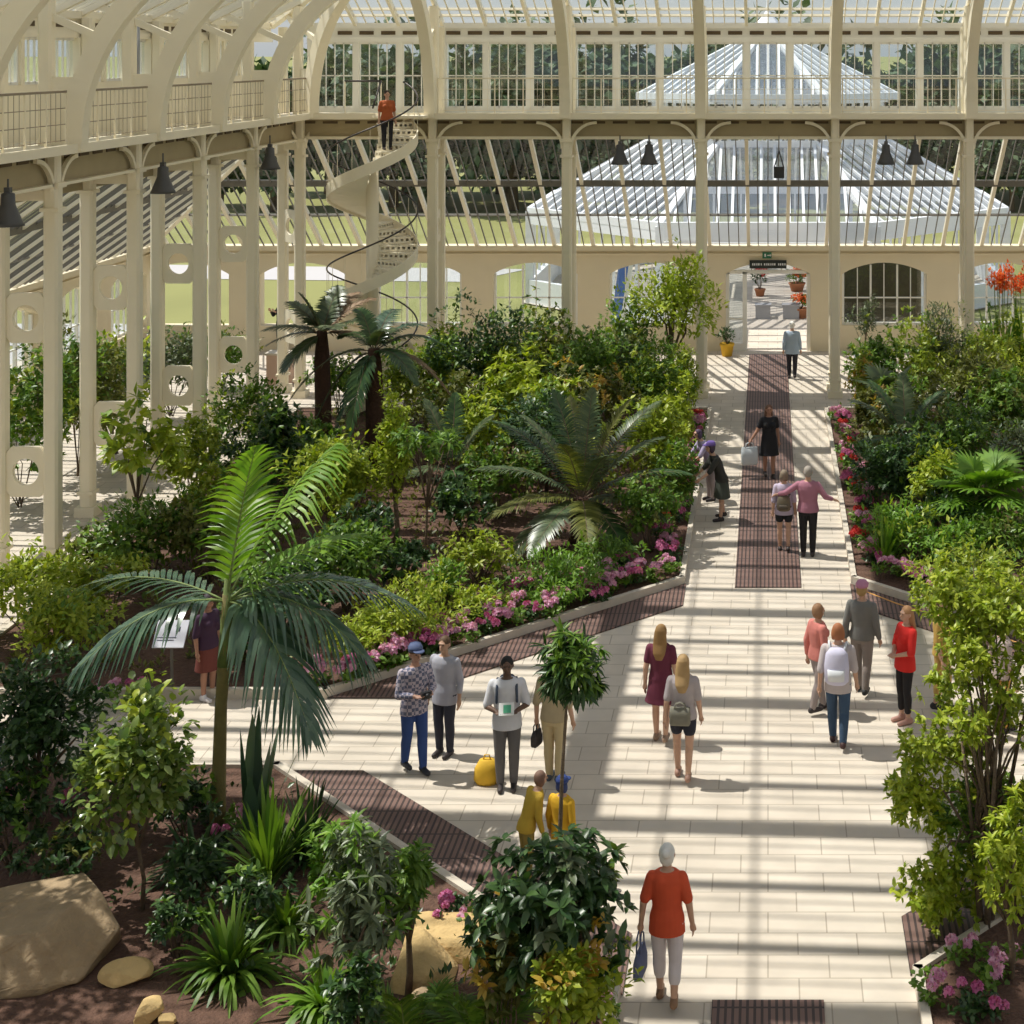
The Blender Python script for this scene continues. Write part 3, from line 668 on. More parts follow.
def fan(o, base, d0, pet, rad, key, nseg=26, spread=300):
    b, d0 = np.array(base, float), nrm(np.array(d0, float)); tip = b + d0 * pet; tip[2] -= .12 * pet
    up = np.array([0, 0, 1.]); side = nrm(np.cross(d0, up)); n = nrm(np.cross(side, d0)); fw = nrm(d0 * .9 - n * .35)
    a = np.radians(np.linspace(-spread / 2, spread / 2, nseg))[:, None]
    D = nrm(fw * np.cos(a) + side * np.sin(a) + n * .12 * np.abs(np.sin(a))); Ln = rad * (.8 + .2 * np.cos(a[:, 0] * .8))
    V, Q = ribbons(np.repeat(tip[None], nseg, 0), D, np.repeat(n[None], nseg, 0), Ln, rad * 2 * math.sin(R(spread / nseg) / 2) * .78, .18, 5, (.05, .75, 1., .6, .08))
    f = link('fan_leaf', fastmesh('fan_leaf', V, Q, [L[key]]), None, o)
    MB().tube([tuple(b), tuple((b + tip) / 2 + up * .03 * pet), tuple(tip)], [.018, .014, .01], 5).build('leaf_stalk', M['gstem'], f, True); return f
# flowering plant prototypes
def flower_proto(key, leafkey, h=.34):
    V, FT, _, _ = foliage_crown(16, 7, (0, 0, h * .42), (.24, .24, h * .42), .10, .6, 5, 0, .4, .1, True)
    fm = fastmesh('foliage', V, FT, [L[leafkey]]); hs = []
    for k in range(2):
        q = rdir(46); q[:, 2] = np.abs(q[:, 2]) * .8 + .05; q = nrm(q); P = q * .045
        t = nrm(np.cross(q, rdir(46))); V, FT = leaves(P, nrm(t + q * .35), q, .055, .05, False); hs.append(fastmesh('flower_head', V, FT, [L[key]]))
    return fm, hs
FP = {k: flower_proto(k, l) for k, l in (('pink', 'mid'), ('mag', 'dark'), ('orange', 'mid'), ('red', 'mid'))}
def flower(name, label, x, y, z, key, s=1.0, nh=6, group=None, h=.34):
    fm, hs = FP[key]; o = thing(name, label, 'flower', (x, y, z), random.uniform(0, 6), group); o.scale = (s, s, s)
    link('foliage', fm, None, o)
    for i in range(nh):
        a = random.uniform(0, 6.28); r_ = .21 * math.sqrt(random.random()); q = link('flower_head', hs[i % 2], None, o, (r_ * math.cos(a), r_ * math.sin(a), h * random.uniform(.85, 1.1) - r_ * .35)); k = random.uniform(.8, 1.25); q.scale = (k, k, k)
    return o
def rock(name, label, x, ybase, dims, key, seed, rz=0., z0=.1, sink=.1):
    X, d, _ = fl(x, ybase, z0); bm = bmesh.new(); bmesh.ops.create_icosphere(bm, subdivisions=4, radius=1)
    rr = np.random.default_rng(seed); pl = nrm(rr.normal(size=(13, 3)) * np.array([1, 1, .7])); off = rr.uniform(.52, .86, 13)
    w1 = rr.normal(size=(5, 3)) * 3; ph = rr.uniform(0, 6, 5)
    for v in bm.verts:
        p = np.array(v.co); 
        for n_, f_ in zip(pl, off):
            e = p @ n_ - f_
            if e > 0: p = p - n_ * e * .92
        p = p * (1 + .02 * np.sin(w1 @ p + ph).sum() * .5); v.co = (p[0] * dims[0] / 2, p[1] * dims[1] / 2, p[2] * dims[2] / 2)
    me = bpy.data.meshes.new(name); bm.to_mesh(me); bm.free(); me.polygons.foreach_set('use_smooth', [False] * len(me.polygons))
    o = link(name, me, M[key], None, (X, d, z0 + dims[2] * (.5 - sink) * .8)); o.rotation_euler = (0, 0, rz); return tag(o, label, 'rock')

def hull_rock(name, label, X, D, pts, key, z0=.1, rz=0., seed=1):
    bm = bmesh.new()
    for p in pts: bm.verts.new(p)
    r = bmesh.ops.convex_hull(bm, input=bm.verts); bmesh.ops.delete(bm, geom=[g for g in r['geom_interior'] if isinstance(g, bmesh.types.BMVert)], context='VERTS')
    bmesh.ops.bevel(bm, geom=list(bm.edges), offset=.035, segments=2, affect='EDGES', profile=.6)
    bmesh.ops.triangulate(bm, faces=bm.faces[:]); bmesh.ops.subdivide_edges(bm, edges=[e for e in bm.edges if e.calc_length() > .12], cuts=3, use_grid_fill=True)
    rr = np.random.default_rng(seed); W_ = rr.normal(size=(9, 3)) * 7; ph = rr.uniform(0, 6, 9); am = rr.uniform(.003, .009, 9)
    bm.normal_update()
    for v in bm.verts: p = np.array(v.co); v.co += v.normal * float((am * np.sin(W_ @ p + ph)).sum())
    me = bpy.data.meshes.new(name); bm.to_mesh(me); bm.free()
    o = link(name, me, M[key], None, (X, D, z0 - .03)); o.rotation_euler = (0, 0, rz); return tag(o, label, 'rock')
# ================================================================ PLANTS of the scene
# ---- foreground bed: the big feather palm
px, py, _ = fl(217, 829, .1)
palm = thing('feather_palm', 'tall feather palm with arching fronds in the foreground bed at left', 'palm tree', (px, py, .1))
cz = wz(602, py) - .1
mb = MB(); mb.tube([(0, 0, -.05), (.02, 0, .5), (.05, 0, cz * .55), (.11, 0, cz * .8), (.12, 0, cz + .1)], [.11, .09, .075, .085, .05], 12)
mb.build('trunk', M['palmtrunk'], palm, True)
mb = MB(); mb.tube([(.09, 0, cz * .72), (.115, 0, cz * .85), (.13, .0, cz + .35)], [.09, .085, .03], 10); mb.build('crownshaft', M['gstem'], palm, True)
s_ = py / F
def pf(tx, ty, dy, droop, key, ll=.62, nl=46, ang=55, **kw):
    b = np.array([.12, 0, cz]); e = np.array([wx(tx, py) - px, dy, wz(ty, py) - .1]); v = e - b; ln = np.linalg.norm(v[:2]) 
    # start direction raised so that the drooping midrib ends at the wanted tip
    length = math.sqrt((v ** 2).sum()) * 1.05; d0 = v / length; d0[2] += droop
    L0 = length; d0n = np.linalg.norm(d0); feather(palm, 'frond', b, d0, L0 * d0n, droop / d0n, key, nl=int(nl * .6), ll=ll, ang=ang, lw=.062, **kw)
pf(324, 455, .5, .35, 'bright', 1.0, 46, 52, vee=.05, ldroop=.75)
pf(268, 440, -.5, .3, 'bright', .85, 40, 48, vee=.1, ldroop=.45)
pf(408, 628, .6, .55, 'blue', .62, 46, 58, ldroop=.5)
pf(330, 700, -.9, .75, 'blue', .75, 48, 58, ldroop=.9)
pf(372, 655, -.2, .7, 'blue', .72, 46, 58, ldroop=.9)
pf(110, 640, -1.0, .6, 'blue', .6, 44, 56, ldroop=.8)
pf(52, 712, -.3, .75, 'blue', .72, 46, 55, ldroop=.7)
pf(56, 606, .7, .36, 'blue', .62, 40, 55, ldroop=.4)
pf(300, 745, .3, .9, 'blue', .6, 40, 55, ldroop=.6)
pf(345, 560, 1.0, .4, 'bright', .6, 40, 52, ldroop=.5)
pf(225, 500, 1.2, .25, 'mid', .6, 36, 50, ldroop=.4)
# ---- foreground bed: shrubs
shrub('leafy_shrub', 'dark dense shrub at the left frame edge above the big tan boulder', 'shrub', 34, 19.4, 640, 125, 'dark', .12, .5, .95, kpc=9, lobes=12, accent='dark')
shrub('glossy_sapling', 'glossy broad-leaved sapling with thin forked stems beside the big tan boulder', 'sapling', 136, 17.9, 672, 126, 'gloss', .14, .6, .86, kpc=7, lobes=11, accent='yg', bx=142, tr=.028, dens=1.1)
o = shrub('whorled_shrub', 'grey-green narrow-leaved shrub standing before the sandstone rock in the foreground', 'shrub', 360, 15.7, 822, 108, 'grey', .18, .26, .92, kpc=11, lobes=13, whorl=.7, droop=.45, accent='bright', dens=1.25)
shrub('whorled_shrub', 'small bright whorled shrub poking up beside the kerb right of the grey-green shrub', 'shrub', 408, 16.3, 822, 70, 'mid', .17, .26, .6, kpc=11, lobes=6, whorl=.7, droop=.3)
shrub('whorled_shrub', 'large whorled-leaf shrub in the foreground below the person in the yellow coat', 'shrub', 546, 15.3, 806, 156, 'dark', .17, .40, .95, kpc=10, lobes=15, whorl=.75, droop=.3, accent='grey', dens=1.35)
shrub('whorled_shrub', 'leafy shrub end hanging over the kerb corner by the white-haired woman', 'shrub', 596, 15.7, 852, 62, 'dark', .17, .42, .55, kpc=9, lobes=5, whorl=.7, droop=.3, accent='gloss', bx=566)
shrub('leafy_shrub', 'low orange-tinged yellow-green shrub in front of the whorled shrub, at the bottom frame edge', 'shrub', 575, 14.9, 930, 110, 'yg', .11, .5, .95, kpc=9, lobes=8, accent='fall')
# tall thin sapling in front of the paving
sx_, sd_, sz_ = wx(560, 16.2), 16.2, .1
sap = thing('lollipop_sapling', 'tall thin sapling with a drooping crown hiding the person in khaki trousers', 'sapling', (sx_, sd_, sz_)); top = wz(622, sd_) - .1
V, FT, P_, lc = foliage_crown(85, 11, (wx(572, sd_) - sx_, 0, top - .48), (.33, .33, .5), .21, .2, 9, .6, .25, .55)
link('foliage', fastmesh('foliage', V, FT, [L['dark']]), None, sap)
V, FT, _, _ = foliage_crown(40, 9, (wx(572, sd_) - sx_, 0, top - .4), (.32, .32, .45), .18, .22, 8, .6, .4, .4)
link('young_foliage', fastmesh('young_foliage', V, FT, [L['mid']]), None, sap)
MB().tube([(0, 0, -.05), (-.02, 0, 1.2), (.02, 0, 2.3), (wx(570, sd_) - sx_, 0, top - .25)], [.03, .026, .02, .008], 7).build('stem', M['bark'], sap, True)
for lab, x, d_, yt, wp, lk, lf, ac in (
 ('low dark shrub between the feather palm trunk and the glossy sapling', 182, 19.6, 770, 84, 'dark', .12, 'mid'),
 ('dark mass of leaves behind the glossy sapling at the kerb', 92, 20.6, 742, 110, 'dark', .12, 'dark'),
 ('small dark shrub behind the big tan boulder', 62, 18.4, 822, 96, 'dark', .11, 'olive'),
 ('mid-green shrub in front of the kerb between the sword-leaved clumps and the grey-green shrub', 338, 17.6, 818, 74, 'bright', .13, 'mid'),
 ('leafy yellowish shrub right of the sandstone rock, below the large whorled shrub', 506, 15.2, 900, 70, 'olive', .12, 'fall'),
 ('low leafy shrub in front of the sandstone slab', 500, 16.2, 872, 60, 'mid', .13, 'grey'),
 ('dark shrub at the bottom edge beneath the grey-green shrub', 352, 14.9, 945, 70, 'dark', .12, 'mid'),
 ('leafy dark shrub in the gap between the strap-leaved tuft and the glossy sapling', 178, 17.0, 890, 70, 'dark', .11, 'mid'),
 ('low dark shrub in front of the sword-leaved clumps', 248, 17.3, 862, 80, 'dark', .12, 'mid'),
 ('dark bush below the dark dense shrub at the left frame edge', 14, 18.8, 760, 90, 'dark', .12, 'mid'),
 ('dark ferny shrub in deep shade right of the glossy sapling', 196, 18.1, 838, 80, 'dark', .12, 'dark')):
    shrub('leafy_shrub', lab, 'shrub', x, d_, yt, wp, lk, lf, .42, .98, kpc=8, lobes=10, whorl=.5, accent=ac, dens=.9, multi=True, tr=.02)
for lab, X_, D_, h_, w_ in (('tall tree added just beyond the left frame edge to shade the foreground bed', -11.3, 17.4, 8.5, 3.6), ('second added shade tree, unseen, in the foreground bed nearer the camera', -10.9, 14.4, 8.0, 4.6), ('third added shade tree, unseen, beside the cross path beyond the left frame edge', -11.85, 20.0, 8.2, 2.5)):  # out-of-view trees, added so their shade darkens the left foreground corner
    o = thing('added_shade_tree', lab, 'tree', (X_, D_, .1)); V, FT, _, lc = foliage_crown(240, 9, (0, 0, h_ * .66), (w_ / 2, w_ / 2, h_ * .32), .22, .45, 12, 0, .3, .2, False); link('foliage', fastmesh('foliage', V, FT, [L['mid']]), None, o); stems('stem', M['bark'], (0, 0, -.05), [tuple(p) for p in lc[:7]], .12, o, .1, 7)
# strappy plants
tuft('strap_leaf_tuft', 'arching strap-leaved tuft on the brown mulch at the bottom left', 230, 978, 1.05, .066, 'mid', 170, (25, 80), .9)
tuft('strap_leaf_tuft', 'pale lime strap-leaved clump at the bottom frame edge left of the grey-green shrub', 325, 1008, .85, .06, 'bright', 110, (25, 80), .9)
tuft('strap_leaf_tuft', 'upright sword-leaved clump behind the foreground tuft, beneath the feather palm', 268, 880, 1.35, .075, 'mid', 60, (45, 85), .5)
tuft('strap_leaf_tuft', 'dark sword-leaved clump right of the feather palm trunk', 306, 862, 1.1, .06, 'dark', 90, (35, 82), .6)
tuft('strap_leaf_tuft', 'dark arching clump left of the feather palm trunk base', 196, 876, 1.0, .055, 'dark', 90, (25, 80), .9)
tuft('strap_leaf_tuft', 'dark ferny clump between the foreground tuft and the grey-green shrub', 286, 930, 1.0, .055, 'mid', 120, (20, 75), 1.0)
tuft('broad_blade_plant', 'big blue-green upright blade leaves just right of the feather palm trunk', 252, 850, 1.7, .2, 'blue', 9, (65, 88), .25)
for x, yb, n_, lab in ((405, 1052, 5, 'low palm with pale feather fronds at the bottom frame edge left of centre'), (478, 1056, 6, 'low palm with bright feather fronds at the bottom edge under the sandstone rock')):
    X_, D_, _ = fl(x, yb, .1); o = thing('young_palm', lab, 'palm', (X_, D_, .1))
    for i in range(n_): 
        a = R(20 + 140 * i / (n_ - 1)); feather(o, 'frond', (0, 0, .08), (math.cos(a) * .75, .25 * math.sin(a * 3), .5 + .6 * math.sin(a)), 1.05, .45, 'bright' if x > 450 else 'mid', nl=26, ll=.36, lw=.026, ang=42, r=.01)
# rocks
hull_rock('boulder', 'big tan boulder lying at the left frame edge in the mulch', wx(34, 16.75), 16.75, [(-1, .55, .52), (.15, .85, .66), (.5, .45, .66), (.12, -.25, .56), (-1, -.3, .48), (.80, .25, .34), (.62, -.3, .06), (.1, -.5, .12), (-.2, -.55, 0), (-1, -.6, 0), (.7, .6, 0), (-1, .9, 0), (.4, .9, 0)], 'rock', seed=3)
rock('rock', 'small yellow rock beside the big tan boulder', 126, 980, (.55, .4, .26), 'sand', 9, .3)
rock('rock', 'small rounded yellow rock at the bottom frame edge', 150, 1020, (.36, .34, .26), 'sand', 21, 1.)
rock('rock', 'yellow stone chip right of the small rounded rock at the bottom edge', 168, 1024, (.2, .2, .15), 'sand', 30, .5)
hull_rock('rock', 'pale sandstone rock lit by sun behind the grey-green foreground shrub', wx(426, 16.6), 16.6, [(-.28, .2, .42), (-.12, .25, .48), (.26, -.15, .24), (.08, -.3, .22), (-.32, -.16, .16), (-.36, .25, 0), (.3, .25, 0), (.32, -.2, .02), (.04, -.36, 0), (-.34, -.28, 0)], 'sand', seed=5)
hull_rock('rock', 'flat yellow sandstone slab behind the pale sandstone rock', wx(447, 17.2), 17.2, [(-.45, .25, .24), (.4, .3, .28), (.45, -.25, .2), (-.3, -.3, .22), (-.5, .35, 0), (.5, .35, 0), (.5, -.35, 0), (-.45, -.35, 0)], 'sand', seed=8)
rock('rock', 'pinkish low stone at the foot of the pale sandstone rock', 428, 1012, (.6, .5, .25), 'rock', 8, .9)
rock('rock', 'brown stone half hidden behind the big tan boulder', 6, 925, (.8, .7, .4), 'rock', 18, .9)

# ---- right foreground: the multi-stemmed shrub
X_, D_ = wx(985, 17.6), 17.6; t_ = thing('branching_shrub', 'tall open branching shrub with small pale-green leaves at the right frame edge', 'shrub', (X_, D_, .1))
tips = []
for tx, ty, dy in ((912, 775, -.2), (950, 565, .2), (962, 575, .4), (1000, 600, 0), (1030, 640, .5), (1060, 580, .2), (925, 870, -.3), (950, 700, -.5), (990, 720, .3), (1040, 770, -.2), (955, 690, .2), (970, 640, -.3), (935, 830, .4), (1000, 850, -.3), (960, 900, .1), (1065, 690, .2), (985, 550, 1.0)):
    tips.append((wx(tx, D_) - X_, dy, wz(max(ty, 596), D_) - .1))
for tx, ty, dy in ((945, 760, .3), (1010, 660, -.2), (1020, 720, .4), (915, 800, .1), (948, 850, -.2), (975, 770, .5), (1000, 560, .4), (1035, 600, -.3), (975, 610, -.2), (965, 640, .3), (1010, 800, .2), (985, 860, .3), (930, 745, -.1), (1040, 700, -.2), (940, 905, .2), (1010, 900, .4)): tips.append((wx(tx, D_) - X_, dy, wz(max(ty, 605), D_) - .1))
mb = MB(); bases = [(-.12, .05, .9), (.05, -.1, 1.1), (.2, .1, 1.0)]
for q in bases: mb.tube([(q[0] * .3, q[1] * .3, -.05), (q[0] * .7, q[1], .5), q, (q[0] * 2.2, q[1] * 2, 2.2)], [.042, .034, .028, .016], 8)
mb.build('stem', M['bark'], t_, True)
for i, tp in enumerate(tips):
    b = Vector(bases[i % 3]); tp = Vector(tp); m_ = b.lerp(tp, .5) + Vector((0, 0, .25))
    MB().tube([b, m_, tp], [.02, .013, .005], 6).build('branch', M['bark'], t_, True)
parts = []; parts2 = []
for tp in tips:
    V, FT, _, _ = foliage_crown(36, 11, (tp[0], tp[1], tp[2] - .15), (.46, .42, .44), .095, .42, 5, .55, .35, .25); parts.append((V, FT))
    V, FT, _, _ = foliage_crown(24, 9, (tp[0], tp[1], tp[2] - .1), (.44, .34, .32), .11, .42, 4, .55, .5, .2); parts2.append((V, FT))
link('foliage', fastmesh('foliage', *cat(parts), [L['yg']]), None, t_); link('young_foliage', fastmesh('young_foliage', *cat(parts2), [L['lime']]), None, t_)
shrub('leafy_shrub', 'light green bushy shrub under the tall branching shrub at the right edge', 'shrub', 1010, 16.6, 800, 75, 'lime', .13, .3, .9, kpc=9, lobes=8, whorl=.6)
shrub('leafy_shrub', 'mid-green shrub low in the right corner bed, behind the near pink flowers', 'shrub', 990, 17.9, 760, 90, 'mid', .10, .45, .95, kpc=9, lobes=9, accent='yg')
shrub('leafy_shrub', 'leafy shrub spreading over the kerb behind the woman in red', 'shrub', 985, 27.0, 545, 150, 'yg', .14, .45, .95, kpc=9, lobes=12, accent='mid')

# ---- far-left bed, specimen plants
def cycad(name, label, x, d, ycrown, tips, keys, ll, trunk_r, lw=.045, ang=62, nl=40, ybase=None, droop=.5, ribmat='bark'):
    X_ = wx(x, d); zc = wz(ycrown, d) - .1; o = thing(name, label, 'palm', (X_, d, .1))
    if zc > .5:
        MB().tube([(0, 0, -.05), (.03, 0, zc * .4), (0, 0, zc * .8), (0, 0, zc + .08)], [trunk_r * 1.15, trunk_r, trunk_r * .95, trunk_r * .6], 12).build('trunk', M['fibre'], o, True)
    for i, (tx, ty, dy) in enumerate(tips):
        b = np.array([0, 0, zc]); e = np.array([wx(tx, d) - X_, dy, wz(ty, d) - .1]); v = e - b; length = math.sqrt((v ** 2).sum()) * 1.05; dr = droop if not isinstance(droop, list) else droop[i]
        d0 = v / length; d0[2] += dr; k_ = np.linalg.norm(d0)
        feather(o, 'frond', b, d0, length * k_, dr / k_, keys[i % len(keys)], ribmat, nl=nl, ll=ll, lw=lw, ang=ang, ldroop=.35)
    return o
cycad('tree_fern', 'palm-like tree fern with a dark brown trunk, left of the spiral staircase foot', 322, 38.0, 334, [(285, 305, .4), (302, 293, -.2), (330, 292, .8), (368, 302, .5), (378, 318, -.5), (268, 328, -.3), (266, 346, .2), (372, 345, .3), (292, 365, -.6), (350, 320, -1.2), (310, 320, 1.4), (345, 300, 1.2)], ['cycad', 'grey', 'cycad', 'brownf'], .5, .2, .055, droop=.35)
cycad('tree_fern', 'dark drooping tree fern just right of the one with a brown trunk', 374, 36.4, 352, [(340, 440, -.5), (318, 420, -.2), (450, 400, .2), (440, 350, .5), (420, 330, .5), (355, 312, .3), (290, 400, .0), (330, 345, .9), (400, 325, -.8), (425, 375, -.9), (385, 318, 1.2), (360, 425, -.9)], ['blue', 'dark', 'brownf', 'dark', 'blue', 'dark', 'cycad', 'dark', 'cycad', 'dark'], .40, .22, .05, droop=.7)
cycad('cycad', 'large dark spreading cycad in the middle of the left bed', 582, 31.5, 500, [(482, 462, -.6), (500, 500, -1.2), (520, 420, .3), (548, 400, .8), (590, 395, .5), (628, 405, .4), (662, 440, .2), (690, 470, -.3), (668, 505, -1.), (600, 520, -2.), (545, 525, -1.9), (640, 540, -1.6), (515, 545, -1.6), (570, 430, -1.2), (615, 440, -1.2), (486, 432, .9), (655, 415, 1.2), (560, 415, 1.6)], ['cycad', 'olive', 'cycad', 'dark'], .44, .25, .042, nl=42, droop=.4)
cycad('cycad', 'dark low cycad behind the light-green climber column', 452, 34.5, 470, [(405, 430, .2), (420, 405, .5), (450, 400, .6), (490, 420, .4), (500, 460, -.4), (410, 470, -.6), (470, 480, -1.2)], ['dark', 'cycad'], .36, .2, .045, nl=34, droop=.4)
shrub('climbing_plant', 'narrow light-green column of climbing leaves in the left bed', 'climber', 394, 31.0, 376, 34, 'lime', .12, .55, .97, kpc=8, lobes=16, dens=1.5)
shrub('whorled_sapling', 'thin-stemmed sapling with a whorl of light leaves right of the climber column', 'sapling', 432, 30.2, 424, 82, 'mid', .20, .33, .34, kpc=10, lobes=8, whorl=.7, droop=.35, bx=424, accent='bright', tr=.03)
shrub('large_leaf_sapling', 'large-leaved sapling in front of the left double columns', 'sapling', 148, 30.5, 392, 92, 'lime', .26, .6, .62, kpc=7, lobes=10, whorl=.3, droop=.35, bx=137, accent='mid', tr=.03)
shrub('leafy_tree', 'young light-green tree in front of the far wall, left of the doorway', 'tree', 672, 43.0, 252, 98, 'lime', .20, .45, .72, kpc=8, lobes=15, accent='yg', tr=.06, bx=668, spread=.5) if False else shrub('leafy_tree', 'young light-green tree in front of the far wall, left of the doorway', 'tree', 672, 42.6, 252, 98, 'lime', .20, .45, .72, kpc=8, lobes=15, accent='yg', tr=.06, bx=668)
shrub('dark_bush', 'tall dark green bush right of the spiral staircase and corner column', 'shrub', 492, 40.5, 298, 112, 'dark', .16, .5, .95, kpc=9, lobes=14, accent='mid')
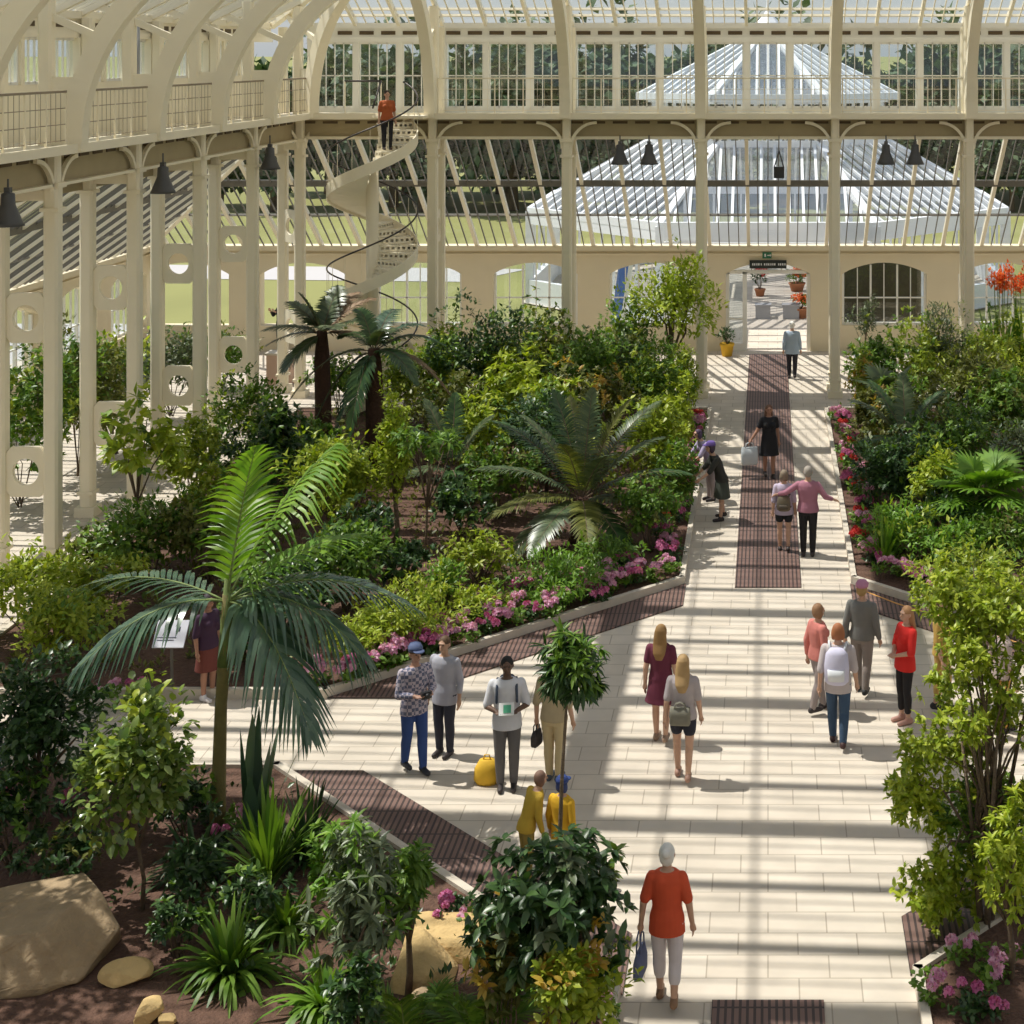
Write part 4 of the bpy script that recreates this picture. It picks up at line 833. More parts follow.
BED = [  # label, x, d, ytop, width, leaf, size, ratio, accent
 ('lime large-leaved shrub in front of the tall dark bush', 512, 37.5, 362, 80, 'lime', .22, .5, 'yg'),
 ('mid-green shrub under the middle columns, left of the young light-green tree', 588, 40.5, 332, 90, 'mid', .16, .5, 'olive'),
 ('yellow-flecked shrub in front of the mid-green shrub under the middle columns', 590, 37.5, 366, 80, 'olive', .16, .5, 'fall'),
 ('yellow-green bush between the big cycad and the central path', 644, 33.8, 404, 74, 'yg', .17, .5, 'lime'),
 ('bright yellow-green shrub beside the path behind the flowers of the leaning visitors', 674, 36.5, 372, 40, 'lime', .15, .5, 'yg'),
 ('green shrub right below the young light-green tree', 650, 39.5, 345, 70, 'mid', .16, .45, 'yg'),
 ('dark green shrub at the path corner of the left bed', 650, 30.8, 478, 66, 'mid', .14, .45, 'olive'),
 ('yellow-green shrub left of the climber column', 338, 31.0, 438, 92, 'yg', .17, .5, 'lime'),
 ('dark green shrub behind the feather palm crown', 268, 32.5, 400, 74, 'dark', .17, .5, 'mid'),
 ('mid-green shrub below the tree fern with the brown trunk', 308, 34.5, 412, 76, 'mid', .16, .5, 'olive'),
 ('light-green bush beside the left double columns behind the large-leaved sapling', 196, 33.5, 420, 84, 'yg', .17, .55, 'mid'),
 ('dark bush beneath the large-leaved sapling', 150, 29.0, 500, 110, 'mid', .16, .5, 'olive'),
 ('bushy yellow-green shrub at the left frame edge above the dark dense shrub', 30, 26.3, 553, 112, 'yg', .16, .5, 'lime'),
 ('light green shrub behind the sign panel', 112, 27.0, 566, 90, 'yg', .14, .5, 'mid'),
 ('mid-green shrub right of the feather palm crown', 345, 27.5, 520, 84, 'mid', .15, .5, 'dark'),
 ('dark green shrub in shade under the feather palm fronds', 285, 26.5, 560, 96, 'dark', .14, .5, 'mid'),
 ('yellow-green mound behind the plaid-shirted man, near the kerb flowers', 420, 26.1, 596, 100, 'yg', .12, .35, 'lime'),
 ('low lime mound left of the plaid-shirted man, behind the kerb flowers', 362, 25.3, 620, 74, 'lime', .12, .4, 'yg'),
 ('pale yellow shrub on the open mulch left of the big cycad', 482, 29.0, 538, 66, 'yg', .13, .45, 'lime'),
 ('small green shrub on the mulch left of the pale yellow shrub', 441, 27.6, 568, 44, 'bright', .13, .4, 'yg'),
 ('low green mound behind the kerb flowers in front of the big cycad', 545, 28.1, 566, 84, 'bright', .15, .3, 'mid'),
 ('low mid-green shrub close to the kerb flowers by the path corner', 610, 29.6, 545, 72, 'mid', .13, .4, 'bright'),
 ('yellow-green low mound by the kerb flowers above the man in white', 476, 27.2, 592, 60, 'lime', .12, .4, 'yg'),
 ('olive bush between the tall dark bush and the dark low cycad', 455, 37.5, 372, 78, 'olive', .16, .5, 'mid'),
 ('dark bush filling the gap behind the big cycad', 545, 35.0, 392, 90, 'dark', .16, .5, 'mid'),
 ('grey-leaved bush behind the yellow-flecked shrub', 618, 42.0, 322, 60, 'grey', .16, .45, 'mid'),
 ('green bush left of the tree fern with the brown trunk, by the columns', 246, 37.0, 378, 64, 'mid', .16, .5, 'yg'),
 ('leafy bush under the drooping tree fern', 345, 33.5, 452, 60, 'olive', .15, .5, 'mid'),
 ('olive shrub behind the sign panel and the large-leaved sapling', 210, 29.0, 498, 90, 'olive', .15, .5, 'mid'),
 ('small light plant in front of the path edge column', 686, 40.5, 348, 26, 'yg', .14, .4, 'lime'),
 ('dark shrub in deep shade beside the climber column foot', 365, 29.2, 505, 60, 'dark', .14, .5, 'dark'),
 ('leafy green bush below the dark low cycad, left of the big cycad', 500, 33.0, 452, 70, 'mid', .15, .5, 'olive'),
 ('dark bush between the whorled sapling and the dark low cycad', 462, 31.8, 474, 62, 'dark', .15, .5, 'mid'),
 ('bright shrub between the two tree ferns and the corner column', 408, 40.5, 352, 64, 'yg', .16, .5, 'mid'),
 ('yellow-green shrub left of the big cycad, behind the whorled sapling', 468, 35.6, 408, 60, 'lime', .17, .5, 'yg'),
 ('dark shrub under the bright yellow-green path shrub', 672, 33.2, 440, 44, 'mid', .14, .45, 'lime'),
 ('dense dark shrub left of the tree fern trunk foot', 280, 35.5, 430, 70, 'mid', .15, .5, 'lime'),
 ('low yellow shrub below the dark green bush behind the palm crown', 232, 30.5, 470, 76, 'yg', .15, .5, 'mid'),
 ('mid-green mound in the shade left of the small green shrub', 402, 28.2, 545, 60, 'dark', .14, .5, 'mid'),
 ('wide dark bush behind the young light-green tree stem', 630, 41.0, 338, 70, 'dark', .16, .5, 'yg'),
 ('leafy bush left of the sign panel at the frame edge', 68, 24.9, 596, 84, 'yg', .14, .5, 'mid'),
 ('dark low bush beside the person seen through the palm fronds', 246, 25.2, 606, 60, 'dark', .14, .5, 'mid'),
 ('olive bush between the light green shrub and the left double columns', 96, 29.2, 532, 80, 'olive', .15, .5, 'yg'),
 ('light green bush at the foot of the tall dark bush', 440, 41.0, 340, 60, 'mid', .16, .5, 'lime'),
 ('yellow-green shrub at the far end of the left bed under the arched windows', 545, 41.8, 322, 70, 'olive', .16, .5, 'yg'),
 ('tall mid-green shrub in front of the arched window left of the young light-green tree', 628, 43.0, 306, 56, 'mid', .17, .5, 'lime'),
 ('tall leafy shrub just right of the tall dark bush, under the second arched window', 548, 42.8, 304, 62, 'mid', .17, .5, 'yg'),
 ('yellow-green tall shrub behind the lime large-leaved shrub', 520, 40.0, 334, 70, 'yg', .18, .5, 'lime'),
 ('light shrub at the column foot left of the tall dark bush', 446, 42.6, 318, 44, 'lime', .16, .5, 'yg'),
 ('green shrub right of the pinkish plinth, behind the tree ferns', 340, 42.4, 352, 60, 'mid', .16, .5, 'yg'),
 ('broad lime bush between the yellow-flecked shrub and the big cycad', 560, 36.2, 384, 74, 'lime', .2, .5, 'yg'),
 ('tall leafy hedge shrub in the left aisle at the frame edge', 20, 34.0, 338, 120, 'mid', .18, .5, 'yg'),
 ('tall leafy shrub in the left aisle between the nearest double columns', 78, 36.5, 330, 96, 'olive', .18, .5, 'mid'),
 ('broad dark-leaved shrub in the left aisle beside the second double column', 116, 38.5, 326, 66, 'mid', .22, .4, 'lime'),
 ('spreading pale shrub in the left aisle near the outer wall', 172, 42.5, 332, 62, 'grey', .2, .4, 'mid'),
 ('low green shrub in the left aisle by the outer wall corner', 222, 46.0, 330, 62, 'mid', .18, .45, 'olive'),
 # right bed
 ('grey-green tall shrub behind the man in the pink shirt, right of the path', 905, 36.5, 372, 84, 'olive', .17, .45, 'mid'),
 ('leafy shrub near the path at the far end of the right bed', 874, 41.0, 328, 54, 'mid', .16, .45, 'yg'),
 ('yellow-green shrub below the dark arched window', 918, 41.5, 322, 84, 'yg', .16, .45, 'mid'),
 ('pale feathery shrub in front of the pier right of the dark window', 944, 42.4, 304, 62, 'grey', .15, .3, 'yg'),
 ('light shrub beneath the tall orange flowers', 1000, 42.0, 322, 84, 'yg', .16, .4, 'mid'),
 ('dark bush in the middle of the right bed left of the fan palm', 912, 33.5, 432, 92, 'dark', .16, .45, 'mid'),
 ('yellow-leaved shrub left of the fan palm', 935, 32.4, 444, 54, 'lime', .15, .5, 'yg'),
 ('olive-green shrub beside the path behind the fan palm', 872, 37.0, 388, 42, 'olive', .14, .45, 'fall'),
 ('mid-green shrub at the right edge behind the fan palm', 1005, 37.5, 372, 100, 'mid', .17, .45, 'olive'),
 ('dark shrub near the path, level with the man in the pink shirt', 884, 33.2, 442, 58, 'dark', .15, .45, 'grey'),
 ('bright green bushy shrub above the kerb flowers, right of the path corner', 900, 30.6, 512, 62, 'bright', .17, .35, 'lime'),
 ('leafy bright shrub right of the bushy one above the kerb flowers', 948, 30.0, 528, 64, 'bright', .15, .45, 'yg'),
 ('green shrub at the right edge under the fan palm', 1010, 30.2, 520, 80, 'mid', .15, .45, 'olive'),
 ('dark mound of leaves under the fan palm, behind the bright shrubs', 955, 31.2, 500, 86, 'dark', .15, .45, 'mid'),
 ('wide olive shrub at the right edge beneath the orange flowers', 975, 39.0, 352, 90, 'olive', .16, .45, 'yg'),
 ('dark green shrub between the feather-leaved cycad and the fan palm', 958, 34.8, 408, 84, 'mid', .16, .45, 'dark'),
 ('grey-green shrub at the right frame edge beside the fan palm', 1030, 33.4, 420, 70, 'grey', .16, .45, 'mid'),
 ('low flowering-edge shrub by the path below the bushy bright one', 884, 31.0, 524, 36, 'mid', .13, .45, 'bright'),
 ('shrub tight to the path edge at the far right of the walkway', 862, 39.5, 352, 28, 'yg', .13, .4, 'fall'),
]
for lab, x, d_, yt, wp, lk, lf, ra, ac in BED:
    shrub('leafy_shrub', lab, 'shrub', x, d_, yt - 8, wp * 1.22, lk, lf, ra, .99, kpc=8, lobes=random.randint(11, 16), whorl=random.choice((0, 0, .4, .6)), accent=ac, dens=1.25, multi=True, tr=.025)
tuft('strap_leaf_tuft', 'strap-leaved clump behind the kerb flowers above the women', 556, 590, .95, .06, 'bright', 70, (30, 80), .9)
tuft('strap_leaf_tuft', 'upright spiky clump in the right bed above the kerb flowers', 884, 565, 1.1, .05, 'bright', 70, (50, 86), .4)
tuft('strap_leaf_tuft', 'spiky grassy clump on the mulch beside the small green shrub', 355, 575, .7, .05, 'mid', 40, (30, 80), .8)
# fan palms
def fanpalm(label, x, d, yc, n_, rad, pet, key, seed, z0=.1):
    X_ = wx(x, d); zc = wz(yc, d) - z0; o = thing('fan_palm', label, 'palm', (X_, d, z0)); rr = random.Random(seed)
    MB().tube([(0, 0, -.05), (.02, 0, zc * .5), (0, 0, zc)], [.17, .15, .13], 12).build('trunk', M['fibre'], o, True)
    for i in range(n_):
        a = 2.399 * i; e = R(72 - 85 * (i / n_)); fan(o, (0, 0, zc - .02), (math.cos(a) * math.cos(e), math.sin(a) * math.cos(e), math.sin(e)), pet * rr.uniform(.8, 1.15), rad * rr.uniform(.85, 1.1), key)
fanpalm('fan palm with bright pleated leaves in the right bed', 984, 31.5, 495, 17, .72, .62, 'bright', 4)
fanpalm('small grey-green fan palm deep in the right bed near the columns', 890, 38.5, 396, 12, .6, .5, 'cycad', 5)
cycad('cycad', 'dark feather-leaved cycad between the path shrubs and the fan palm', 905, 35.2, 440, [(850, 402, .2), (870, 385, .5), (905, 380, .6), (945, 395, .4), (960, 430, -.4), (855, 440, -.6), (925, 450, -1.2), (880, 455, -1.2)], ['cycad', 'dark'], .34, .2, .045, nl=34, droop=.4)
# potted conical bush, tall orange flowers, door pots
def pot(name, label, cat_, X_, Y_, r_, h_, mat, key, fr_, fh, n_, fkey=None, z0=0):
    o = thing(name, label, cat_, (X_, Y_, z0)); MB().lathe([(r_ * .7, 0), (r_ * .95, h_ * .8), (r_ * 1.05, h_ * .82), (r_ * 1.05, h_), (r_ * .9, h_), (r_ * .85, h_ * .9), (.01, h_ * .9)], (0, 0, 0), 16).build('pot', M[mat], o, True)
    V, FT, _, lc = foliage_crown(n_, 8, (0, 0, h_ + fh / 2), (fr_, fr_, fh / 2), .14, .45, 9, 0, .4, .1, False); link('foliage', fastmesh('foliage', V, FT, [L[key]]), None, o)
    stems('stem', M['bark'], (0, 0, h_ * .9), [tuple(p) for p in lc[:5]], .02, o, .02, 5, True)
    if fkey:
        V, FT, _, _ = foliage_crown(n_, 8, (0, 0, h_ + fh * .8), (fr_ * .9, fr_ * .9, fh * .3), .13, .6, 7, 0, .4, .1, False); link('flowers', fastmesh('flowers', V, FT, [L[fkey]]), None, o)
    return o
pot('potted_bush', 'slender grey-green potted bush in front of the dark arched window', 'potted plant', wx(864, 48.5), 48.5, .3, .55, 'grey', 'grey', .5, 1.9, 90)
a_, b_, _ = fl(797, 291); pot('flower_pot', 'pot of orange-red flowers at the right side of the octagon, seen through the doorway', 'potted plant', a_, b_, .34, .35, 'terracotta', 'mid', .5, .5, 40, 'orange', 0)
a_, b_, _ = fl(801, 318); pot('flower_pot', 'small potted orange flower just inside the doorway, right of the grey bench', 'potted plant', a_, b_, .28, .38, 'terracotta', 'mid', .3, .45, 26, 'orange', 0)
a_, b_, _ = fl(760, 296); pot('flower_pot', 'red-leaved potted plant in the octagon, beyond the grey benches', 'potted plant', a_, b_, .22, .3, 'terracotta', 'dark', .4, .9, 30, 'red', 0)
a_, b_, _ = fl(727, 356); pot('yellow_flower_pot', 'yellow bucket with a plant left of the doorway', 'potted plant', a_, b_, .23, .42, 'yellow', 'dark', .22, .5, 24, None)
for x, d_, n_, lab in ((1001, 43.0, 7, 'tall orange-red flower spikes in front of the far wall at right'), (1021, 43.4, 6, 'coral-red flower spikes at the right frame edge by the far wall')):
    o = thing('flower_spikes', lab, 'flower', (wx(x, d_), d_, .1)); hh = wz(270, d_)
    V, FT = blades(40, hh * .75, .16, (55, 86), .3); link('leaf_blades', fastmesh('leaf_blades', V, FT, [L['mid']]), None, o)
    for i in range(n_):
        u = random.uniform(-.28, .28); v = random.uniform(-.2, .2); h_ = hh - random.uniform(0, .35); q = MB().tube([(u * .3, v * .3, 0), (u, v, h_)], .012, 5).build('flower_stalk', M['gstem'], o)
        V, FT, _, _ = foliage_crown(12, 7, (u, v, h_ - .25), (.11, .11, .34), .13, .5, 6, 0, .5, .1, False); link('flower_head', fastmesh('flower_head', V, FT, [L['orange']]), None, q)

# ---- flowers along the kerbs
def row(a, b, n_, keys, labels, group, jit=.14, depth=.35, nrm_=(0, 1), s=(.85, 1.15)):
    for i in range(n_):
        f = (i + .5) / n_; x = a[0] + (b[0] - a[0]) * f + random.uniform(-jit, jit); y = a[1] + (b[1] - a[1]) * f + random.uniform(-jit, jit); k = random.uniform(.10, depth)
        flower('flowering_plant', labels, x + nrm_[0] * k, y + nrm_[1] * k, .1, keys[i % len(keys)], random.uniform(*s), random.randint(5, 8), group)
row((-1.6, 29.2), (-6.75, 24.05), 26, ['pink', 'pink', 'pink', 'mag'], 'pink flowering plant in the row along the slanting kerb behind the two standing men', 'pink flowers along the left slanting kerb', nrm_=(-.7, .7), depth=.5)
row((-2.2, 29.3), (-6.6, 24.9), 12, ['mag', 'pink'], 'pink flowering plant in the row along the slanting kerb behind the two standing men', 'pink flowers along the left slanting kerb', nrm_=(-.7, .7), depth=.7)
row((-1.75, 30.0), (-1.75, 42.0), 20, ['mag', 'pink', 'mag', 'red'], 'magenta flowering plant in the row along the left edge of the straight path', 'flowers along the left path edge', .1, .3, (-1, 0))
row((1.75, 29.6), (1.75, 42.0), 20, ['mag', 'pink', 'red'], 'red or pink flowering plant in the row along the right edge of the straight path', 'flowers along the right path edge', .1, .3, (1, 0))
row((1.8, 29.1), (5.4, 25.5), 15, ['pink', 'pink', 'mag'], 'pink flowering plant in the row on the slanting kerb behind the woman in red', 'pink flowers along the right slanting kerb', nrm_=(.7, .7), depth=.5)
for x, y, k_, lab in ((962, 952, 'pink', 'pink flower nearest the bent kerb in the right corner bed'), (985, 978, 'pink', 'large pink flowers in the right corner bed right of the kerb bend'), (966, 1003, 'mag', 'violet-pink flower at the bottom of the right corner bed'), (1008, 962, 'pink', 'pale pink flower at the right frame edge in the corner bed'), (990, 1006, 'mag', 'violet flower cluster low in the right corner bed, beside the violet-pink one'), (935, 985, 'pink', 'small pink flower just inside the white kerb end, right of the path'),
                       (440, 918, 'mag', 'magenta flower beside the sandstone rock near the kerb'), (477, 922, 'pink', 'pink flower below the kerb right of the sandstone rock'), (458, 905, 'mag', 'dark pink flower between the sandstone rock and the kerb'), (240, 818, 'pink', 'lone pink flower right of the feather palm trunk'), (322, 840, 'pink', 'pale pink flower near the kerb right of the sword-leaved clumps'), (205, 812, 'mag', 'violet-pink flower left of the feather palm trunk'), (222, 838, 'mag', 'violet flower in front of the feather palm trunk'), (6, 800, 'mag', 'magenta flowers at the left frame edge beneath the dark dense shrub'), (24, 812, 'pink', 'pink flowers beneath the dark dense shrub at left'), (66, 802, 'mag', 'magenta flower between the dark dense shrub and the glossy sapling'), (108, 690, 'pink', 'pink flower at the kerb below the sign panel'), (138, 688, 'mag', 'small dark pink flower at the kerb right below the sign panel'), (598, 1012, 'pink', 'pink flower at the kerb corner near the feet of the white-haired woman'), (975, 800, 'mag', 'violet flower high under the branching shrub at right')):
    a_, b_, _ = fl(x, y + 12, .1); flower('flowering_plant', lab, a_, b_, .1, k_, .85, 3)

# ---- what nobody could count: low ground cover and mulch litter, one object per bed
def cover(name, label, poly, n_, leaf, key, z0=.1, hmax=.35):
    xs = [p[0] for p in poly]; ys = [p[1] for p in poly]; P = []
    cl = np.stack([rng.uniform(min(xs) + .4, max(xs) - .4, n_), rng.uniform(min(ys) + .4, max(ys) - .4, n_)], 1)
    def inside(q):
        c = False; j = len(poly) - 1
        for i in range(len(poly)):
            if (poly[i][1] > q[1]) != (poly[j][1] > q[1]) and q[0] < (poly[j][0] - poly[i][0]) * (q[1] - poly[i][1]) / (poly[j][1] - poly[i][1]) + poly[i][0]: c = not c
            j = i
        return c
    cl = np.array([q for q in cl if inside(q) and inside((q[0] + (.35 if q[0] < 0 else -.35), q[1])) and inside((q[0], q[1] - .4))])
    k = 14; Pk = np.repeat(np.c_[cl, np.full(len(cl), z0)], k, 0); h = np.repeat(rng.uniform(.15, 1, len(cl)), k) * hmax; q = rdir(len(Pk)); q[:, 2] = np.abs(q[:, 2]); P = Pk + q * np.c_[h * .9, h * .9, h]
    D = nrm(q + np.array([0, 0, .3]) + rdir(len(Pk)) * .5); Ln = leaf * rng.uniform(.6, 1.2, len(Pk))
    V, FT = leaves(P, D, nrm(np.array([0, 0, 1.]) + rdir(len(Pk)) * .3), Ln, Ln * .45, False)
    tag(link(name, fastmesh(name, V, FT, [L[key]]), None), label, 'ground cover', None, 'stuff')
cover('ground_cover_leaves', 'low mixed green ground cover between the shrubs of the left bed', [(-1.7, 43), (-1.7, 29.2), (-6.7, 24.2), (-12.8, 24.2), (-12.8, 43)], 620, .13, 'olive')
cover('ground_cover_leaves', 'low green ground cover between the shrubs of the right bed', [(1.7, 43), (1.7, 29.2), (6.4, 24.4), (9, 24.4), (9, 43)], 420, .13, 'mid', hmax=.4)
cover('ground_cover_leaves', 'sparse dark ground cover in the foreground bed', [(-1.8, 16.2), (-6.6, 21.2), (-12.5, 21.2), (-12.5, 17.5), (-7, 17.2), (-4, 15)], 110, .12, 'dark', hmax=.3)
# ---- trees outside
def far_tree(X_, Y_, h_, w_, seed, label):
    global rng
    o = thing('woodland_tree', label, 'tree', (X_, Y_, -.05), 0, 'woodland trees beyond the lawn')
    V, FT, _, lc = foliage_crown(330, 9, (0, 0, h_ * .5), (w_ / 2, w_ / 2, h_ * .5), .95, .7, 16, 0, .3, .1, False); link('foliage', fastmesh('foliage', V, FT, [L['far']]), None, o)
    MB().tube([(0, 0, 0), (.1, 0, h_ * .3), (0, .1, h_ * .6)], [.35, .28, .15], 7).build('trunk', M['bark'], o, True); return o
T0 = [far_tree(0, 0, 11.5, 9, 1, ''), far_tree(0, 0, 10, 8, 2, ''), far_tree(0, 0, 12.5, 9.5, 3, '')]
TP = [(-30 + i * 5.6 + random.uniform(-1, 1), 112 + random.uniform(-4, 5), i % 3) for i in range(10)] + [(-31, 100, 1), (-24, 101, 0), (13, 104, 2), (18, 100, 1), (24, 106, 0), (-9, 103, 1), (-16, 99, 0)]
nb = len(TP); TP += [(-40 + i * 4.6, 98 + (i % 2) * 4, i % 3) for i in range(15)] + [(-37, 24 + i * 5, i % 3) for i in range(7)]
for i, (x, y, k_) in enumerate(TP):
    if i < 3: o = T0[i]; k_ = i
    else:
        o = T0[k_].copy(); COL.objects.link(o)
        for ch in T0[k_].children: q = ch.copy(); COL.objects.link(q); q.parent = o
    o.location = (x, y, -.05); o.rotation_euler = (0, 0, random.uniform(0, 6)); s_ = random.uniform(.92, 1.08) * (.5 if i >= nb else 1); o.scale = (s_, s_, s_)
    o['label'] = 'dark green woodland tree standing beyond the lawn outside the glass' if i < nb else 'low bushy tree in the shrub belt on the lawn outside the glass'; o['group'] = 'woodland trees beyond the lawn' if i < nb else 'shrub belt on the lawn'; 
# ================================================================ PEOPLE
_cm = {}
def cloth(c, rough=.85, var=.1):
    k = (tuple(c), rough)
    if k not in _cm: _cm[k] = paint('cloth_%d' % len(_cm), c, rough, var, 9)
    return _cm[k]
def plaid(a, b):
    m, nt, out = newmat('plaid_cloth'); tc = N(nt, 'ShaderNodeTexCoord'); ck = N(nt, 'ShaderNodeTexChecker'); ck.inputs['Scale'].default_value = 22
    ck.inputs[1].default_value = c4(a); ck.inputs[2].default_value = c4(b); nt.links.new(tc.outputs['Object'], ck.inputs[0])
    p = N(nt, 'ShaderNodeBsdfPrincipled'); p.inputs['Roughness'].default_value = .9; nt.links.new(ck.outputs[0], p.inputs['Base Color']); nt.links.new(p.outputs[0], out.inputs[0]); return m
def oring(z, rx, ry, x=0., y=0., n=20): return [(x + rx * math.cos(2 * PI * k / n), y + ry * math.sin(2 * PI * k / n), z) for k in range(n)]
def person(label, x, y, z=0., h=1.72, face=0., skin=(.55, .33, .23), hair=(.06, .035, .02), style='short', top=(.5, .5, .5), sleeve=.45, bottom='trousers', bcol=(.05, .06, .1), shoe=(.04, .03, .03),
           arms=None, stride=.0, lean=0., female=False, topmat=None, hem=.86, hat=None, fat=1.0, turn=0.):
    """facing -Y at face = 0; arms = {side: (elbow offset, wrist offset)} from the shoulder"""
    arms = dict(arms or {}); o = thing('person', label, 'person', (x, y, z), R(face)); k = h / 1.72; o.scale = (k, k, k)
    ly = lambda zz: -lean * max(0, zz - .92)
    sw = .165 if female else .185; hw = .092
    J = {}
    for s in (-1, 1):
        hip = Vector((s * hw, 0, .90)); st = stride * s
        ank = Vector((s * (hw - .005), -st, .085 + (.05 if st < 0 else 0))); kn = Vector((s * hw, -st * .42 - .025, .49)); sh = Vector((s * sw * .97, ly(1.38) + .01, 1.372))
        e, wv = arms.get(s, ((s * .055, .03 + st * .25, -.28), (s * .075, -.03 + st * .5, -.52)))
        J[s] = (hip, kn, ank, sh, sh + Vector(e), sh + Vector(wv))
    def torso(mb, g=0., z0=.82, z1=1.46):
        P = [(.80, .135, .10), (.88, .168, .118), (.95, .170, .118), (1.06, .142 if female else .150, .100), (1.18, .148 if female else .160, .108), (1.29, .160 if female else .178, .118), (1.36, .170 if female else .19, .108), (1.405, .142 if female else .16, .09), (1.44, .095, .072), (1.47, .06, .058)]
        rs = [oring(zz, (a + g) * fat, (b + g) * fat, 0, ly(zz)) for zz, a, b in P if z0 - .001 <= zz <= z1 + .001]; mb.rings(rs)
        if female and z1 > 1.3 and z0 < 1.2:
            for s in (-1, 1): mb.ell((s * .07, ly(1.27) - .085 - g * .5, 1.26), (.062 + g, .055 + g, .06 + g), 10, 7)
    def leg(mb, s, g=0., zend=0.):
        hip, kn, ank = J[s][:3]; mb.capsule(hip, kn, .086 + g, .056 + g)
        if zend < .4: 
            q = kn.lerp(ank, min(1, (.49 - zend) / .40)); c = kn.lerp(ank, .3) + Vector((0, .012, 0)); mb.capsule(kn, c, .054 + g, .054 + g); mb.capsule(c, q, .054 + g, (.036 if zend < .15 else .048) + g)
    def arm(mb, s, g=0., f=1.):
        sh, el, wr = J[s][3:]; mb.capsule(sh, sh.lerp(el, min(1, f * 2)), .052 + g, .042 + g if f >= .5 else .046 + g)
        if f > .5: mb.capsule(el, el.lerp(wr, (f - .5) * 2), .040 + g, .028 + g)
    mb = MB(); torso(mb)
    hy = ly(1.6) - .01; mb.capsule((0, ly(1.42), 1.42), (0, hy + .005, 1.52), .056, .052); ty = math.sin(R(turn)) * .03
    mb.ell((ty * .2, hy + .005, 1.618), (.076, .093, .098)); mb.ell((ty * .4, hy - .022, 1.562), (.056, .066, .062))
    mb.capsule((ty, hy - .085, 1.615), (ty, hy - .108, 1.583), .010, .016, 8); mb.capsule((ty - .022, hy - .086, 1.545), (ty + .022, hy - .086, 1.545), .010, .010, 8)
    for s in (-1, 1):
        mb.ell((s * .078, hy + .012, 1.605), (.014, .022, .034), 8, 6); mb.capsule((s * .012 + ty, hy - .09, 1.638), (s * .048 + ty, hy - .078, 1.636), .011, .008, 8)
        leg(mb, s); arm(mb, s); hip, kn, ank, sh, el, wr = J[s]
        mb.capsule(ank + Vector((0, .03, -.045)), ank + Vector((0, -.14, -.055)), .036, .028, 10)
        t = (wr - el).normalized(); ax = Vector((0, 1, 0)); ax = (ax - t * ax.dot(t)); ax = ax.normalized() if ax.length > .2 else Vector((1, 0, 0)); nn = t.cross(ax)
        pc = wr + t * .055; mb.tube([wr - t * .01, wr + t * .02, pc, wr + t * .095], [.022, .034, .04, .034], 10, .5)
        for i in range(4):
            b = wr + t * .09 + ax * ((i - 1.5) * .021); ln = (.062, .075, .072, .055)[i]; m_ = b + t * ln * .55 + nn * (-s * .006); mb.tube([b - t * .02, b, m_, m_ + t * ln * .45 + nn * (-s * .018)], [.0105, .0105, .0095, .007], 6)
        th = wr + t * .03 - ax * .034; mb.tube([th + ax * .015, th - ax * .012 + t * .022, th - ax * .018 + t * .055], [.014, .012, .009], 6)
    link('body', remeshed(mb, .0095, 3), cloth(skin, .55, .04), o)
    for s in (-1, 1): MB().ell((s * .031 + ty, hy - .083, 1.618), (.011, .008, .008), 8, 6).build('eye', M['black'], o, True)
    # hair or hat
    mb = MB(); n = 18; rs = []
    for i in range(9):
        a = PI / 2 * (i / 8.0); zz = 1.622 + .108 * math.sin(a); c = math.cos(a)
        rs.append([(.088 * c * math.cos(2 * PI * q / n), hy + .012 + .102 * c * math.sin(2 * PI * q / n) * (1 if math.sin(2 * PI * q / n) > 0 else .9), zz) for q in range(n)])
    mb.rings(rs)
    if style in ('short', 'long', 'bun', 'bob'): mb.ell((0, hy + .045, 1.60), (.083, .068, .088 if style == 'short' else .105))
    if style == 'bob': [mb.ell((s * .066, hy + .02, 1.575), (.032, .06, .085)) for s in (-1, 1)]
    if style == 'long':
        mb.rings([oring(1.66, .08, .06, 0, hy + .05), oring(1.58, .095, .062, 0, hy + .06), oring(1.46, .105, .055, 0, hy + .075), oring(1.34, .095, .045, 0, ly(1.34) + .12), oring(1.24, .05, .025, 0, ly(1.24) + .125)])
    if style == 'bun': mb.ell((0, hy + .115, 1.66), (.048, .045, .045))
    link('hair', remeshed(mb, .012, 2, 'hair'), cloth(hair, .7, .25), o)
    if hat:
        mb = MB(); mb.rings([oring(1.655, .098, .112, 0, hy + .008), oring(1.70, .098, .108, 0, hy + .01), oring(1.745, .07, .08, 0, hy + .012), oring(1.758, .02, .03, 0, hy + .012)])
        if hat[0] == 'cap': mb.rings([oring(1.662, .075, .085, 0, hy - .10), oring(1.674, .072, .08, 0, hy - .10)])
        else: mb.rings([oring(1.655, .165, .175, 0, hy + .005), oring(1.667, .16, .17, 0, hy + .005)])
        mb.build('hat', cloth(hat[1]), o, True)
    # clothes
    mb = MB(); tz = .80 if hem <= .82 else .88
    if bottom == 'dress':
        torso(mb, .016, .88, 1.445)
        mb.rings([oring(hem, .25, .19), oring(.62 if hem < .6 else hem + .06, .225, .17), oring(.9, .186, .136), oring(1.06, .162, .118, 0, ly(1.06))])
    else:
        torso(mb, .018, .95, 1.445)
        mb.rings([oring(min(hem, .87), .199 * fat, .147 * fat), oring(.96, .189 * fat, .137 * fat, 0, ly(.96))])
    for s in (-1, 1):
        if sleeve: arm(mb, s, .015, sleeve)
    link('dress' if bottom == 'dress' else 'shirt', remeshed(mb, .0115, 3, 'shirt'), topmat or cloth(top), o)
